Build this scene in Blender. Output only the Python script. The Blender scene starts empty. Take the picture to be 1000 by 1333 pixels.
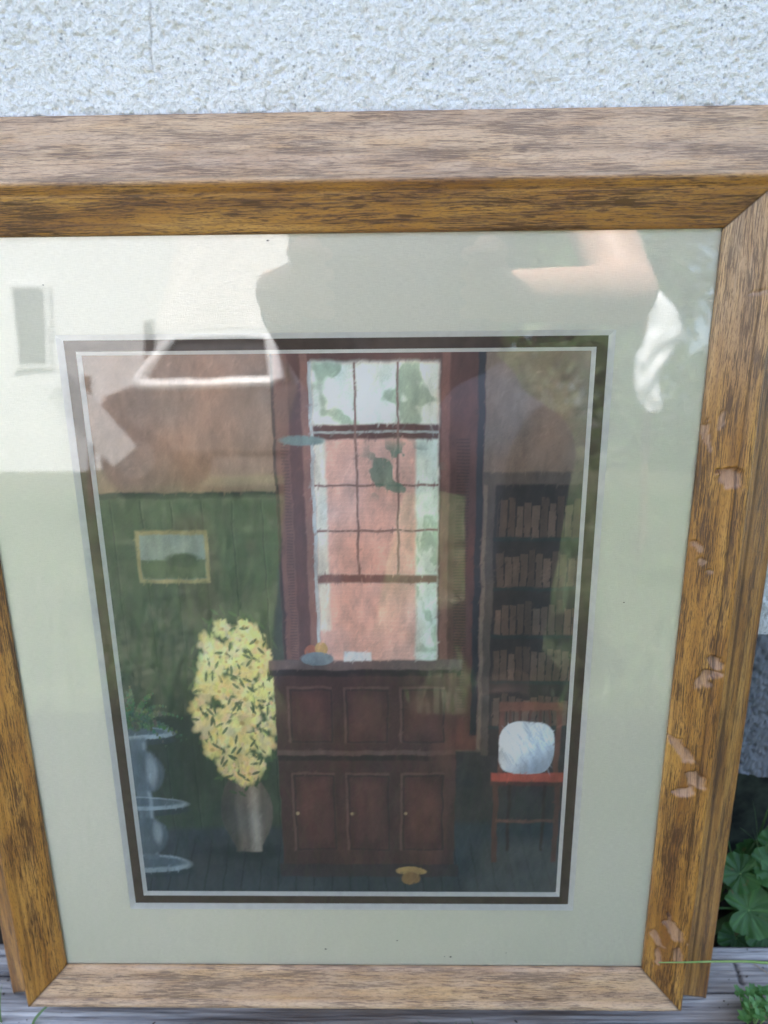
import bpy, bmesh, math, random
import numpy as np
from mathutils import Vector, Matrix

random.seed(7)
R = math.radians
IN = 0.0254
SC = bpy.context.scene
COL = SC.collection

# ------------------------------------------------------------------ camera
TILT = R(12.0)                       # how far the leaning frame tips back
FR = Matrix.Rotation(R(90) - TILT, 4, 'X')      # frame-local axes (x right, y up the frame, z out of it) -> world


def loc2w(x, y, z):
    """inches in the frame's own axes -> metres in the world"""
    return FR @ (Vector((x, y, z)) * IN)


cam_d = bpy.data.cameras.new('camera')
cam = bpy.data.objects.new('camera', cam_d)
COL.objects.link(cam)
right = Vector((0.99979598, -0.0104359, -0.01646094))
down = Vector((-0.006439, -0.95713594, 0.28959198))
fwd = Vector((-0.01914535, -0.289451, -0.95700863))
m3 = Matrix((right, -down, -fwd)).transposed()
cam.matrix_world = FR @ Matrix.Translation(Vector((1.243, 18.924, 16.487)) * IN) @ m3.to_4x4()
cam_d.sensor_fit = 'HORIZONTAL'
cam_d.sensor_width = 36
cam_d.lens = 36
cam_d.clip_start = 0.01
cam_d.clip_end = 500
cam_d.dof.use_dof = True
cam_d.dof.focus_distance = 0.405
cam_d.dof.aperture_fstop = 11
SC.camera = cam

# ------------------------------------------------------------------ sky, sun, exposure
SUN_EL, SUN_AZ = R(55), R(-14)
world = bpy.data.worlds.new('World')
SC.world = world
world.use_nodes = True
wn = world.node_tree
bg = wn.nodes['Background']
sky = wn.nodes.new('ShaderNodeTexSky')
sky.sky_type = 'NISHITA'
sky.sun_disc = False
sky.sun_elevation = SUN_EL
sky.sun_rotation = SUN_AZ
sky.air_density = 1.0
sky.dust_density = 3.0
sky.ozone_density = 0.5
wn.links.new(sky.outputs[0], bg.inputs[0])
bg.inputs[1].default_value = 0.13
sd = bpy.data.lights.new('sun', 'SUN')
sd.energy = 3.9
sd.angle = R(0.53)
sd.color = (1.0, 0.965, 0.92)
sun = bpy.data.objects.new('sun', sd)
COL.objects.link(sun)
sdir = Vector((math.sin(SUN_AZ) * math.cos(SUN_EL), math.cos(SUN_AZ) * math.cos(SUN_EL), math.sin(SUN_EL)))
sun.rotation_euler = sdir.to_track_quat('Z', 'Y').to_euler()
sun.location = (0, 3, 6)
SC.view_settings.view_transform = 'Standard'
SC.view_settings.look = 'None'
SC.view_settings.gamma = 1
SC.view_settings.exposure = 2.76


# ------------------------------------------------------------------ helpers
def s2l(c):
    c = np.asarray(c, float) / 255.0
    return np.where(c <= 0.04045, c / 12.92, ((c + 0.055) / 1.055) ** 2.4)


_rs = np.random.RandomState(11)
_T = _rs.rand(256, 256)


def vn(x, y, seed=0):
    x = np.asarray(x, float) + seed * 17.31
    y = np.asarray(y, float) + seed * 5.77
    xi = np.floor(x).astype(int)
    yi = np.floor(y).astype(int)
    fx = x - xi
    fy = y - yi
    fx = fx * fx * (3 - 2 * fx)
    fy = fy * fy * (3 - 2 * fy)
    a = _T[xi & 255, yi & 255]
    b = _T[(xi + 1) & 255, yi & 255]
    c = _T[xi & 255, (yi + 1) & 255]
    d = _T[(xi + 1) & 255, (yi + 1) & 255]
    return (a * (1 - fx) + b * fx) * (1 - fy) + (c * (1 - fx) + d * fx) * fy


def fbm(x, y, o=4, seed=0):
    s = 0
    a = 1.0
    t = 0
    for k in range(o):
        s = s + a * vn(x * 2 ** k, y * 2 ** k, seed + k)
        t += a
        a *= 0.5
    return s / t


def sst(a, b, x):
    t = np.clip((x - a) / (b - a), 0, 1)
    return t * t * (3 - 2 * t)


def tag(o, label=None, cat=None, group=None, kind=None):
    if label:
        o['label'] = label
    if cat:
        o['category'] = cat
    if group:
        o['group'] = group
    if kind:
        o['kind'] = kind
    return o


def empty(name, loc=(0, 0, 0)):
    o = bpy.data.objects.new(name, None)
    o.empty_display_size = 0.05
    o.location = loc
    COL.objects.link(o)
    return o


def mesh_obj(name, verts, faces, mat, parent=None, smooth=False):
    me = bpy.data.meshes.new(name)
    me.from_pydata([tuple(v) for v in verts], [], faces)
    if mat:
        me.materials.append(mat)
    if smooth:
        me.shade_smooth()
    o = bpy.data.objects.new(name, me)
    COL.objects.link(o)
    o.parent = parent
    return o


def grid_obj(name, P, mat, parent=None, smooth=True, flip=False):
    """P: array (n, m, 3) of points -> quad grid, made fast"""
    n, m = P.shape[:2]
    me = bpy.data.meshes.new(name)
    me.vertices.add(n * m)
    me.vertices.foreach_set('co', P.reshape(-1).astype(np.float32))
    i = np.arange(n - 1)[:, None] * m + np.arange(m - 1)[None, :]
    q = np.stack([i, i + 1, i + m + 1, i + m], -1).reshape(-1, 4)
    if flip:
        q = q[:, ::-1]
    nf = len(q)
    me.loops.add(nf * 4)
    me.loops.foreach_set('vertex_index', q.reshape(-1).astype(np.int32))
    me.polygons.add(nf)
    me.polygons.foreach_set('loop_start', np.arange(0, nf * 4, 4, dtype=np.int32))
    me.update(calc_edges=True)
    me.validate()
    me.materials.append(mat)
    if smooth:
        me.shade_smooth()
    o = bpy.data.objects.new(name, me)
    COL.objects.link(o)
    o.parent = parent
    return o


def attr(o, name, typ, data):
    a = o.data.attributes.new(name, typ, 'POINT')
    key = {'FLOAT': 'value', 'FLOAT_VECTOR': 'vector', 'FLOAT_COLOR': 'color'}[typ]
    a.data.foreach_set(key, np.asarray(data, np.float32).reshape(-1))


def bm_obj(name, bm, mat, parent=None, smooth=False, loc=None):
    me = bpy.data.meshes.new(name)
    bm.normal_update()
    bm.to_mesh(me)
    bm.free()
    if mat:
        me.materials.append(mat)
    if smooth:
        me.shade_smooth()
    o = bpy.data.objects.new(name, me)
    COL.objects.link(o)
    o.parent = parent
    if loc:
        o.location = loc
    return o


def box(bm, c, s, rot=None):
    M = Matrix.Translation(c)
    if rot is not None:
        M = M @ rot
    M = M @ Matrix.Diagonal((s[0], s[1], s[2], 1))
    return bmesh.ops.create_cube(bm, size=1, matrix=M)['verts']


def boxo(name, c, s, mat, parent=None, bevel=0.0, rot=None):
    bm = bmesh.new()
    box(bm, c, s, rot)
    if bevel:
        bmesh.ops.bevel(bm, geom=bm.edges[:], offset=bevel, segments=2, affect='EDGES', clamp_overlap=True)
    return bm_obj(name, bm, mat, parent)


def tube(bm, pts, rads, seg=8, cap=True):
    pts = [Vector(p) for p in pts]
    rings = []
    for i, p in enumerate(pts):
        d = (pts[min(i + 1, len(pts) - 1)] - pts[max(i - 1, 0)]).normalized()
        u = d.orthogonal().normalized() if i == 0 else (u - d * u.dot(d)).normalized()
        w = d.cross(u)
        rings.append([bm.verts.new(p + (u * math.cos(a) + w * math.sin(a)) * rads[i])
                      for a in [2 * math.pi * k / seg for k in range(seg)]])
    for a, b in zip(rings, rings[1:]):
        for k in range(seg):
            bm.faces.new((a[k], a[(k + 1) % seg], b[(k + 1) % seg], b[k]))
    if cap:
        bm.faces.new(rings[0][::-1])
        bm.faces.new(rings[-1])


def capsule(bm, a, b, ra, rb, seg=14):
    """tapered limb with rounded ends"""
    a, b = Vector(a), Vector(b)
    d = (b - a).normalized()
    pts, rr = [], []
    for k in range(4):
        t = math.pi / 2 * (k + 0.35) / 4
        pts.append(a - d * ra * math.cos(t)); rr.append(ra * math.sin(t))
    for k in range(5):
        f = k / 4
        pts.append(a.lerp(b, f)); rr.append(ra + (rb - ra) * f)
    for k in range(3, -1, -1):
        t = math.pi / 2 * (k + 0.35) / 4
        pts.append(b + d * rb * math.cos(t)); rr.append(rb * math.sin(t))
    tube(bm, pts, rr, seg)


# ------------------------------------------------------------------ materials
class NT:
    def __init__(self, name):
        self.m = bpy.data.materials.new(name)
        self.m.use_nodes = True
        self.t = self.m.node_tree
        self.p = self.t.nodes['Principled BSDF']
        self.out = self.t.nodes['Material Output']

    def n(self, typ, **kw):
        nd = self.t.nodes.new('ShaderNode' + typ)
        for k, v in kw.items():
            if k in nd.inputs:
                nd.inputs[k].default_value = v
            else:
                setattr(nd, k, v)
        return nd

    def l(self, a, b):
        self.t.links.new(a, b)

    def coord(self, scale=(1, 1, 1), src='Object', at=None):
        if at:
            c = self.n('Attribute', attribute_name=at).outputs['Vector']
        else:
            c = self.n('TexCoord').outputs[src]
        mp = self.n('Mapping')
        mp.inputs['Scale'].default_value = scale
        self.l(c, mp.inputs['Vector'])
        return mp.outputs[0]

    def noise(self, vec, scale, detail=4, rough=0.55, dist=0.0):
        nd = self.n('TexNoise', Scale=scale, Detail=detail, Roughness=rough, Distortion=dist)
        self.l(vec, nd.inputs['Vector'])
        return nd.outputs['Fac']

    def ramp(self, fac, stops, interp='LINEAR'):
        nd = self.n('ValToRGB')
        nd.color_ramp.interpolation = interp
        e = nd.color_ramp.elements
        while len(e) < len(stops):
            e.new(0.5)
        for i, (pos, c) in enumerate(stops):
            e[i].position = pos
            e[i].color = (c, c, c, 1) if isinstance(c, (int, float)) else (*c, 1)
        self.l(fac, nd.inputs['Fac'])
        return nd.outputs['Color']

    def mix(self, a, b, fac, mode='MIX'):
        nd = self.n('Mix', data_type='RGBA', blend_type=mode)
        for sock, v in ((nd.inputs[6], a), (nd.inputs[7], b), (nd.inputs[0], fac)):
            if hasattr(v, 'links'):
                self.l(v, sock)
            elif isinstance(v, (int, float)):
                sock.default_value = v
            else:
                sock.default_value = (*v, 1)
        return nd.outputs[2]

    def math(self, op, a, b=0.0):
        nd = self.n('Math', operation=op)
        for i, v in enumerate((a, b)):
            if hasattr(v, 'links'):
                self.l(v, nd.inputs[i])
            else:
                nd.inputs[i].default_value = v
        return nd.outputs[0]

    def bump(self, h, strength=0.5, dist=0.001, prev=None):
        nd = self.n('Bump', Strength=strength, Distance=dist)
        self.l(h, nd.inputs['Height'])
        if prev:
            self.l(prev, nd.inputs['Normal'])
        self.l(nd.outputs[0], self.p.inputs['Normal'])
        return nd.outputs[0]

    def col(self, c):
        if hasattr(c, 'links'):
            self.l(c, self.p.inputs['Base Color'])
        else:
            self.p.inputs['Base Color'].default_value = (*c, 1)
        return self

    def set(self, **kw):
        for k, v in kw.items():
            self.p.inputs[k.replace('_', ' ')].default_value = v
        return self


def simple(name, c, rough=0.6, var=0.15, scale=8.0, **kw):
    t = NT(name)
    v = t.noise(t.coord(), scale, 5)
    c = np.array(c)
    t.col(t.ramp(v, [(0.3, tuple(c * (1 - var))), (0.7, tuple(np.minimum(c * (1 + var), 1)))]))
    t.set(Roughness=rough, **kw)
    return t.m


def oak_material():
    t = NT('varnished_oak')
    g = t.coord((1, 1, 1), at='grain')
    warp = t.n('Mapping')
    warp.inputs['Scale'].default_value = (0.35, 1.2, 1)
    t.l(g, warp.inputs['Vector'])
    wn_ = t.n('TexNoise', Scale=1.6, Detail=3)
    t.l(warp.outputs[0], wn_.inputs['Vector'])
    off = t.n('VectorMath', operation='MULTIPLY')
    t.l(wn_.outputs['Color'], off.inputs[0])
    off.inputs[1].default_value = (0.5, 0.13, 0)
    add = t.n('VectorMath', operation='ADD')
    t.l(g, add.inputs[0])
    t.l(off.outputs[0], add.inputs[1])
    gv = add.outputs[0]

    def st(sx, sy):
        mp = t.n('Mapping')
        mp.inputs['Scale'].default_value = (sx, sy, 1)
        t.l(gv, mp.inputs['Vector'])
        return mp.outputs[0]
    tone = t.noise(st(0.25, 2.2), 1.0, 3)
    base = t.ramp(tone, [(0.30, (0.25, 0.095, 0.016)), (0.5, (0.40, 0.175, 0.030)), (0.72, (0.52, 0.26, 0.058))])
    # reddish blotches of stain
    blot = t.ramp(t.noise(st(0.8, 1.6), 0.9, 3), [(0.52, 0.0), (0.72, 0.5)])
    base = t.mix(base, (0.22, 0.075, 0.018), blot)
    # long growth-ring bands
    band = t.ramp(t.noise(st(0.30, 10), 1.0, 4, 0.6), [(0.50, 0.0), (0.64, 1.0)])
    base = t.mix(base, (0.17, 0.066, 0.016), t.math('MULTIPLY', band, 0.60))
    # open pores: short dark dashes, thicker in places
    dens = t.noise(st(0.35, 2.0), 1.3, 3)
    p1 = t.noise(st(2.2, 48), 1.0, 3, 0.65)
    p1 = t.math('ADD', p1, t.math('MULTIPLY', t.math('SUBTRACT', dens, 0.5), 0.55))
    pore = t.ramp(p1, [(0.525, 0.0), (0.58, 1.0)])
    p2 = t.noise(st(0.55, 17), 1.0, 4, 0.75)
    p2 = t.math('ADD', p2, t.math('MULTIPLY', t.math('SUBTRACT', dens, 0.5), 0.35))
    pore2 = t.ramp(p2, [(0.575, 0.0), (0.63, 1.0)])
    p3 = t.ramp(t.noise(st(9, 60), 1.0, 2), [(0.55, 0.0), (0.62, 1.0)])
    allp = t.math('MAXIMUM', t.math('MAXIMUM', pore, pore2), t.math('MULTIPLY', p3, 0.55))
    colr = t.mix(base, (0.060, 0.022, 0.008), t.math('MULTIPLY', allp, 0.86))
    # a few long dark mineral streaks
    ms = t.ramp(t.noise(st(0.16, 5.5), 1.0, 5, 0.7, 0.6), [(0.615, 0.0), (0.66, 1.0)])
    ms = t.math('MULTIPLY', ms, t.ramp(t.noise(st(0.9, 30), 1.0, 3), [(0.36, 0.25), (0.55, 1.0)]))
    colr = t.mix(colr, (0.07, 0.028, 0.016), t.math('MULTIPLY', ms, 0.75))
    allp = t.math('MAXIMUM', allp, t.math('MULTIPLY', ms, 1.1))
    # worn places (bare, waxed dents)
    wear = t.n('Attribute', attribute_name='wear').outputs['Fac']
    colr = t.mix(colr, (0.43, 0.245, 0.15), t.math('MULTIPLY', wear, t.math('SUBTRACT', 0.72, t.math('MULTIPLY', allp, 0.3))))
    sky_sheen = t.n('Attribute', attribute_name='sky_sheen').outputs['Fac']  # pale sky sheen mixed into the wood colour
    colr = t.mix(colr, (0.60, 0.43, 0.285), t.math('MULTIPLY', sky_sheen, t.math('SUBTRACT', 0.66, t.math('MULTIPLY', allp, 0.40))))
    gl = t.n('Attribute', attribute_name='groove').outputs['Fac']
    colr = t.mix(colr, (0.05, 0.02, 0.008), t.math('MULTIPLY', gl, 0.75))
    t.col(colr)
    rough = t.ramp(t.noise(st(0.8, 5), 1.0, 4), [(0.3, 0.40), (0.7, 0.54)])
    t.l(rough, t.p.inputs['Roughness'])
    t.set(Coat_Weight=0.2, Coat_Roughness=0.38)
    h = t.math('SUBTRACT', t.math('MULTIPLY', t.noise(st(2.0, 26), 1.0, 5, 0.65), 0.5), allp)
    t.bump(h, 0.55, 0.00035)
    return t.m


OAK = oak_material()


def mat_board():
    t = NT('cream_mat_board')
    c = t.coord()
    lx = t.noise(t.coord((260, 2600, 1)), 1.0, 3, 0.6)
    ly = t.noise(t.coord((2400, 300, 1)), 1.0, 2, 0.6)
    lo = t.noise(c, 9, 3)
    h = t.math('ADD', lx, t.math('MULTIPLY', ly, 0.5))
    base = t.ramp(h, [(0.40, (0.71, 0.695, 0.605)), (1.0, (0.85, 0.83, 0.735))])
    t.col(t.mix(base, (0.74, 0.745, 0.62), t.ramp(lo, [(0.4, 0), (0.7, 0.5)])))
    t.set(Roughness=0.85, Specular_IOR_Level=0.2)
    t.bump(h, 0.8, 0.00018)
    return t.m


MAT_CREAM = mat_board()
MAT_BROWN = simple('brown_mat_board', (0.105, 0.075, 0.060), 0.85, 0.18, 120)
MAT_CORE = simple('white_bevel_core', (0.90, 0.90, 0.88), 0.8, 0.05, 200)


def print_material():
    t = NT('printed_picture')
    c = t.n('Attribute', attribute_name='ink').outputs['Color']
    t.l(c, t.p.inputs['Base Color'])
    t.set(Roughness=0.55, Specular_IOR_Level=0.35)
    return t.m


def glass_material():
    t = NT('picture_glass')
    # thin clear sheet: both faces reflect, the rest goes straight through
    fr = t.n('Fresnel', IOR=1.5)
    fac = t.math('MULTIPLY', fr.outputs[0], 1.7)
    gl = t.n('BsdfGlossy', Roughness=0.0)
    gl.inputs['Color'].default_value = (1, 1, 1, 1)
    tr = t.n('BsdfTransparent')
    tr.inputs['Color'].default_value = (0.988, 0.988, 0.984, 1)
    mx = t.n('MixShader')
    t.l(fac, mx.inputs[0])
    t.l(tr.outputs[0], mx.inputs[1])
    t.l(gl.outputs[0], mx.inputs[2])
    t.l(mx.outputs[0], t.out.inputs['Surface'])
    # old float glass is never quite flat
    w = t.noise(t.coord((1, 1, 1)), 14, 2)
    b = t.n('Bump', Strength=0.25, Distance=0.0006)
    t.l(w, b.inputs['Height'])
    t.l(b.outputs[0], gl.inputs['Normal'])
    return t.m


def stucco_material():
    t = NT('white_stucco')
    c = t.coord()
    lo = t.noise(c, 5, 4)
    fi = t.noise(c, 900, 3, 0.7)
    md = t.noise(c, 260, 4, 0.7)
    base = t.ramp(lo, [(0.3, (0.70, 0.685, 0.665)), (0.7, (0.81, 0.795, 0.775))])
    stain = t.ramp(t.noise(c, 14, 4), [(0.55, 0.0), (0.8, 0.5)])
    base = t.mix(base, (0.70, 0.69, 0.62), stain)
    vo = t.n('TexVoronoi', Scale=400)
    t.l(c, vo.inputs['Vector'])
    pick = t.n('SeparateColor')
    t.l(vo.outputs['Color'], pick.inputs[0])
    spk = t.math('MULTIPLY', t.ramp(vo.outputs['Distance'], [(0.15, 1.0), (0.38, 0.0)]),
                 t.ramp(pick.outputs[0], [(0.55, 0.0), (0.75, 1.0)]))
    spk = t.math('MULTIPLY', spk, t.ramp(t.noise(c, 30, 3), [(0.42, 0.15), (0.6, 1.0)]))
    base = t.mix(base, (0.20, 0.20, 0.215), t.math('MULTIPLY', spk, 0.8))
    base = t.mix(base, (0.50, 0.49, 0.485), t.ramp(t.noise(c, 520, 3, 0.7), [(0.50, 0.0), (0.68, 0.8)]))
    base = t.mix(base, (0.86, 0.86, 0.86), t.ramp(t.noise(t.coord((1.3, 1, 1)), 420, 3, 0.7), [(0.52, 0.0), (0.66, 0.8)]))
    cr = t.n('Attribute', attribute_name='crack').outputs['Fac']
    base = t.mix(base, (0.20, 0.19, 0.18), t.math('MULTIPLY', cr, 0.6))
    t.col(base)
    t.set(Roughness=0.93, Specular_IOR_Level=0.15)
    t.bump(t.math('ADD', fi, md), 0.9, 0.0012)
    return t.m


def old_wood():
    t = NT('weathered_timber')
    c = t.coord((6, 130, 130))
    g = t.noise(c, 1.0, 5, 0.65)
    g2 = t.noise(t.coord((22, 620, 300)), 1.0, 3, 0.6)
    lo = t.noise(t.coord((5, 22, 8)), 1.0, 4)
    base = t.ramp(g, [(0.32, (0.12, 0.11, 0.105)), (0.48, (0.32, 0.30, 0.285)), (0.66, (0.58, 0.55, 0.52))])
    base = t.mix(base, (0.17, 0.12, 0.08), t.ramp(lo, [(0.45, 0.0), (0.68, 0.75)]))
    base = t.mix(base, (0.05, 0.045, 0.045), t.ramp(g2, [(0.30, 0.75), (0.42, 0.0)]))
    cr = t.n('Attribute', attribute_name='crack').outputs['Fac']
    base = t.mix(base, (0.02, 0.018, 0.016), cr)
    t.col(base)
    t.set(Roughness=0.9, Specular_IOR_Level=0.2)
    t.bump(t.math('ADD', g, g2), 0.6, 0.0008)
    return t.m


def leaf_material(name, c1, c2, vein=False):
    t = NT(name)
    v = t.noise(t.coord(src='Object'), 60, 4)
    cc = t.ramp(v, [(0.3, c1), (0.7, c2)])
    cc = t.mix(cc, tuple(min(1, q * 2.2) for q in c2), t.math('MULTIPLY', t.n('Attribute', attribute_name='vein').outputs['Fac'], 0.6))
    cc = t.mix(cc, (0.16, 0.10, 0.04), t.ramp(t.noise(t.coord(src='Object'), 150, 3), [(0.66, 0.0), (0.72, 0.8)]))
    t.col(cc)
    t.set(Roughness=0.5, Specular_IOR_Level=0.4)
    tb = t.n('BsdfTranslucent')
    tb.inputs[0].default_value = (c2[0] * 1.3, c2[1] * 1.5, c2[2], 1)
    mx = t.n('MixShader')
    mx.inputs[0].default_value = 0.25
    t.l(t.p.outputs[0], mx.inputs[1])
    t.l(tb.outputs[0], mx.inputs[2])
    t.l(mx.outputs[0], t.out.inputs['Surface'])
    t.bump(v, 0.4, 0.001)
    return t.m


STUCCO = stucco_material()
TIMBER = old_wood()
LEAF_MALLOW = leaf_material('mallow_leaf', (0.028, 0.085, 0.022), (0.065, 0.155, 0.04))
LEAF_GRASS = leaf_material('grass_blade', (0.04, 0.09, 0.03), (0.14, 0.22, 0.075))
LEAF_WEED = leaf_material('weed_leaf', (0.07, 0.17, 0.05), (0.15, 0.30, 0.09))
LEAF_TREE = leaf_material('tree_leaf', (0.04, 0.085, 0.025), (0.10, 0.17, 0.05))
STALK = leaf_material('seed_stalk', (0.18, 0.30, 0.08), (0.30, 0.38, 0.14))
BARK = simple('bark', (0.16, 0.12, 0.085), 0.9, 0.35, 12)
SOIL = simple('dark_soil', (0.045, 0.034, 0.025), 0.95, 0.5, 90)
CONC = simple('dark_foundation', (0.034, 0.040, 0.026), 0.95, 0.7, 70)

# ------------------------------------------------------------------ ground and lawn
def lawn_material():
    t = NT('lawn')
    n1 = t.noise(t.coord(), 2.2, 6, 0.65)
    n2 = t.noise(t.coord(), 40, 5, 0.7)
    g = t.ramp(t.math('ADD', t.math('MULTIPLY', n1, 0.5), t.math('MULTIPLY', n2, 0.5)),
               [(0.38, (0.025, 0.035, 0.018)), (0.5, (0.095, 0.112, 0.06)), (0.60, (0.22, 0.235, 0.14))])
    t.col(g)
    t.set(Roughness=0.9, Specular_IOR_Level=0.1)
    t.bump(n2, 0.8, 0.02)
    return t.m


GZ = -0.045
xs = np.concatenate([-np.geomspace(80, 1.2, 24), np.linspace(-1.0, 1.0, 41), np.geomspace(1.2, 80, 24)])
ys = np.concatenate([-np.geomspace(90, 1.6, 26), np.linspace(-1.5, 0.16, 34), [6, 30]])
X, Y = np.meshgrid(xs, ys, indexing='ij')
near = np.exp(-(X ** 2 + Y ** 2) / 60)
Z = GZ + (fbm(X * 4, Y * 4, 3, 3) - 0.5) * 0.012 * near + (fbm(X * .3, Y * .3, 2, 5) - 0.5) * 0.02
Z = np.minimum(Z, GZ + 0.004)
ground = grid_obj('ground', np.stack([X, Y, Z], -1), lawn_material())
tag(ground, kind='structure')

soil = grid_obj('soil', np.stack([*np.meshgrid(np.linspace(-1.6, 1.6, 160), np.linspace(0.034, 0.14, 20), indexing='ij'),
                                  np.zeros((160, 20))], -1), SOIL)
_c = np.zeros(160 * 20 * 3, np.float32)
soil.data.vertices.foreach_get('co', _c)
_c = _c.reshape(-1, 3)
_c[:, 2] = GZ + 0.010 + fbm(_c[:, 0] * 60, _c[:, 1] * 60, 3, 2) * 0.012
soil.data.vertices.foreach_set('co', _c.reshape(-1))
tag(soil, kind='structure')


def blade(V, F, p, h, w, lean, az, bend=0.5, seg=4):
    d = Vector((math.cos(az), math.sin(az), 0))
    s = Vector((-d.y, d.x, 0))
    i0 = len(V)
    for k in range(seg + 1):
        f = k / seg
        c = Vector(p) + Vector((0, 0, h * (f - bend * 0.35 * f * f))) + d * (lean * h * (f * 0.4 + bend * f * f))
        ww = w * (1 - f ** 1.6) * 0.5 + 0.00005
        V.append(c - s * ww + d * ww * 0.3)
        V.append(c)
        V.append(c + s * ww + d * ww * 0.3)
    for k in range(seg):
        a = i0 + 3 * k
        F.append((a, a + 1, a + 4, a + 3))
        F.append((a + 1, a + 2, a + 5, a + 4))


V, F = [], []
for _ in range(15000):
    u = random.random()
    y = -0.16 - 5.5 * u ** 1.7
    x = random.uniform(-1, 1) * (0.8 + abs(y) * 0.75)
    sc = 1 + abs(y) * 0.35
    blade(V, F, (x, y, GZ), random.uniform(0.03, 0.085) * sc, 0.004 * sc, random.uniform(0.2, 0.9),
          random.uniform(0, 6.28), seg=2)
grass = mesh_obj('lawn_grass', V, F, LEAF_GRASS, smooth=True)
tag(grass, 'short sunlit lawn grass in front of the house wall', 'grass', kind='stuff')

# ------------------------------------------------------------------ stucco house wall
WALL_Y = 0.1185
wx = np.concatenate([np.linspace(-2.6, -0.30, 24), np.arange(-0.29, 0.345, 0.00075), np.linspace(0.35, 2.6, 24)])
wz = np.concatenate([np.linspace(0.086, 0.26, 120), np.linspace(0.27, 0.52, 30), np.arange(0.528, 0.665, 0.00072), np.linspace(0.72, 1.28, 16)])
X, Z = np.meshgrid(wx, wz, indexing='ij')
h = fbm(X * 640, Z * 620, 2, 1) * 0.75 + fbm(X * 300, Z * 330, 3, 7) * 0.65
h = sst(0.30, 1.10, h)
pit = sst(0.66, 0.78, fbm(X * 300, Z * 320, 2, 9)) * 0.9
lumps = (fbm(X * 22, Z * 30, 3, 4) - 0.5)
relief = 0.0008 * h - 0.0010 * pit + 0.0010 * lumps
cx = -0.0842 + 0.004 * (fbm(Z * 90, Z * 0, 4, 3) - 0.5) + 0.10 * (Z - 0.58)
crack = np.exp(-((X - cx) / 0.00042) ** 2) * sst(0.560, 0.572, Z) * (0.25 + 0.75 * vn(Z * 120, Z * 3, 8))
relief = relief - crack * 0.0008
wall = empty('house_wall', (0, WALL_Y, 0.086))
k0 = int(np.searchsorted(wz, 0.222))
WALL_SHADE = simple('wall_shade_grey', (0.15, 0.155, 0.17), 0.95, 0.35, 30)  # shade along the wall's foot, painted as a darker grey band
pb_ = grid_obj('shaded_wall_foot', np.stack([X, -relief * 2.0 + 0.002, Z - 0.086 + (Z < 0.0861) * (fbm(X * 30, X * 0, 4, 5) - 0.5) * 0.010], -1)[:, :k0 + 1], WALL_SHADE, wall)
face = grid_obj('stucco_face', np.stack([X, -relief, Z - 0.086], -1)[:, k0:], STUCCO, wall)
crack = crack[:, k0:]
attr(face, 'crack', 'FLOAT', crack)
tag(wall, 'rough white stucco house wall behind the leaning picture frame', 'wall')
boxo('wall_core', (0, 0.155, 0.597), (5.2, 0.30, 1.192), STUCCO, wall)
boxo('foundation', (0, 0.115, -0.10), (5.2, 0.16, 0.19), CONC, wall)

# ------------------------------------------------------------------ weathered timber the frame stands on
PY0, PY1 = -0.078, 1.50 * IN
px = np.concatenate([np.linspace(-1.5, -0.40, 24), np.arange(-0.39, 0.42, 0.0016), np.linspace(0.43, 1.5, 24)])
py = np.arange(PY0, PY1 + 1e-6, 0.00055)
X, Y = np.meshgrid(px, py, indexing='ij')
g = fbm(X * 9, Y * 420, 4, 2)
g2 = fbm(X * 30, Y * 900, 2, 6)
hz = (g - 0.5) * 0.0022 + (g2 - 0.5) * 0.0007
ck = np.zeros_like(X)
for (yy, x0, x1, wd, sd_) in ((-0.0185, 0.12, 1.0, 0.0009, 1), (0.012, -1.2, -0.22, 0.0007, 2), (0.026, 0.2, 0.6, 0.0006, 3),
                              (-0.0215, -0.5, 0.05, 0.0007, 4), (0.003, 0.22, 0.5, 0.0006, 5), (-0.05, -1.4, 1.2, 0.0015, 6)):
    yc = yy + (fbm(X * 14, X * 0, 3, sd_) - 0.5) * 0.004
    ck = np.maximum(ck, np.exp(-((Y - yc) / wd) ** 2) * sst(x0, x0 + 0.03, X) * (1 - sst(x1 - 0.03, x1, X)))
xc = 0.2735 + (vn(Y * 300, Y * 0, 5) - 0.5) * 0.002
ck = np.maximum(ck, np.exp(-((X - xc) / 0.0011) ** 2) * sst(0.006, 0.010, Y) * (1 - sst(0.024, 0.028, Y)))
hz = hz - 0.0028 * ck
edge = np.minimum(Y - PY0, PY1 - Y)
hz = hz - 0.004 * (1 - sst(0, 0.004, edge)) - 0.0012
plank = empty('timber_sleeper', (0, 0, 0))
top = grid_obj('top_face', np.stack([X, Y, np.minimum(hz, -0.0001)], -1), TIMBER, plank)
attr(top, 'crack', 'FLOAT', ck)
boxo('timber_core', (0, (PY0 + PY1) / 2, -0.0285), (3.0, PY1 - PY0 - 0.001, 0.044), TIMBER, plank)
tag(plank, 'weathered grey timber board lying under the picture frame', 'wooden board')

# ------------------------------------------------------------------ the framed picture
frame = empty('picture_frame', (0, 0, 0))
frame.matrix_world = FR
tag(frame, 'large oak picture frame with cream mat leaning on the stucco wall', 'picture frame')
# mat plane is local z = BZ
BZ = 1.10
SX0, SX1 = -1.82 - 5.5, 12.82 - 5.5           # sight edges (inches, local)
SY0, SY1 = 17.95 - 15.72, 17.95 + 1.82
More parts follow.
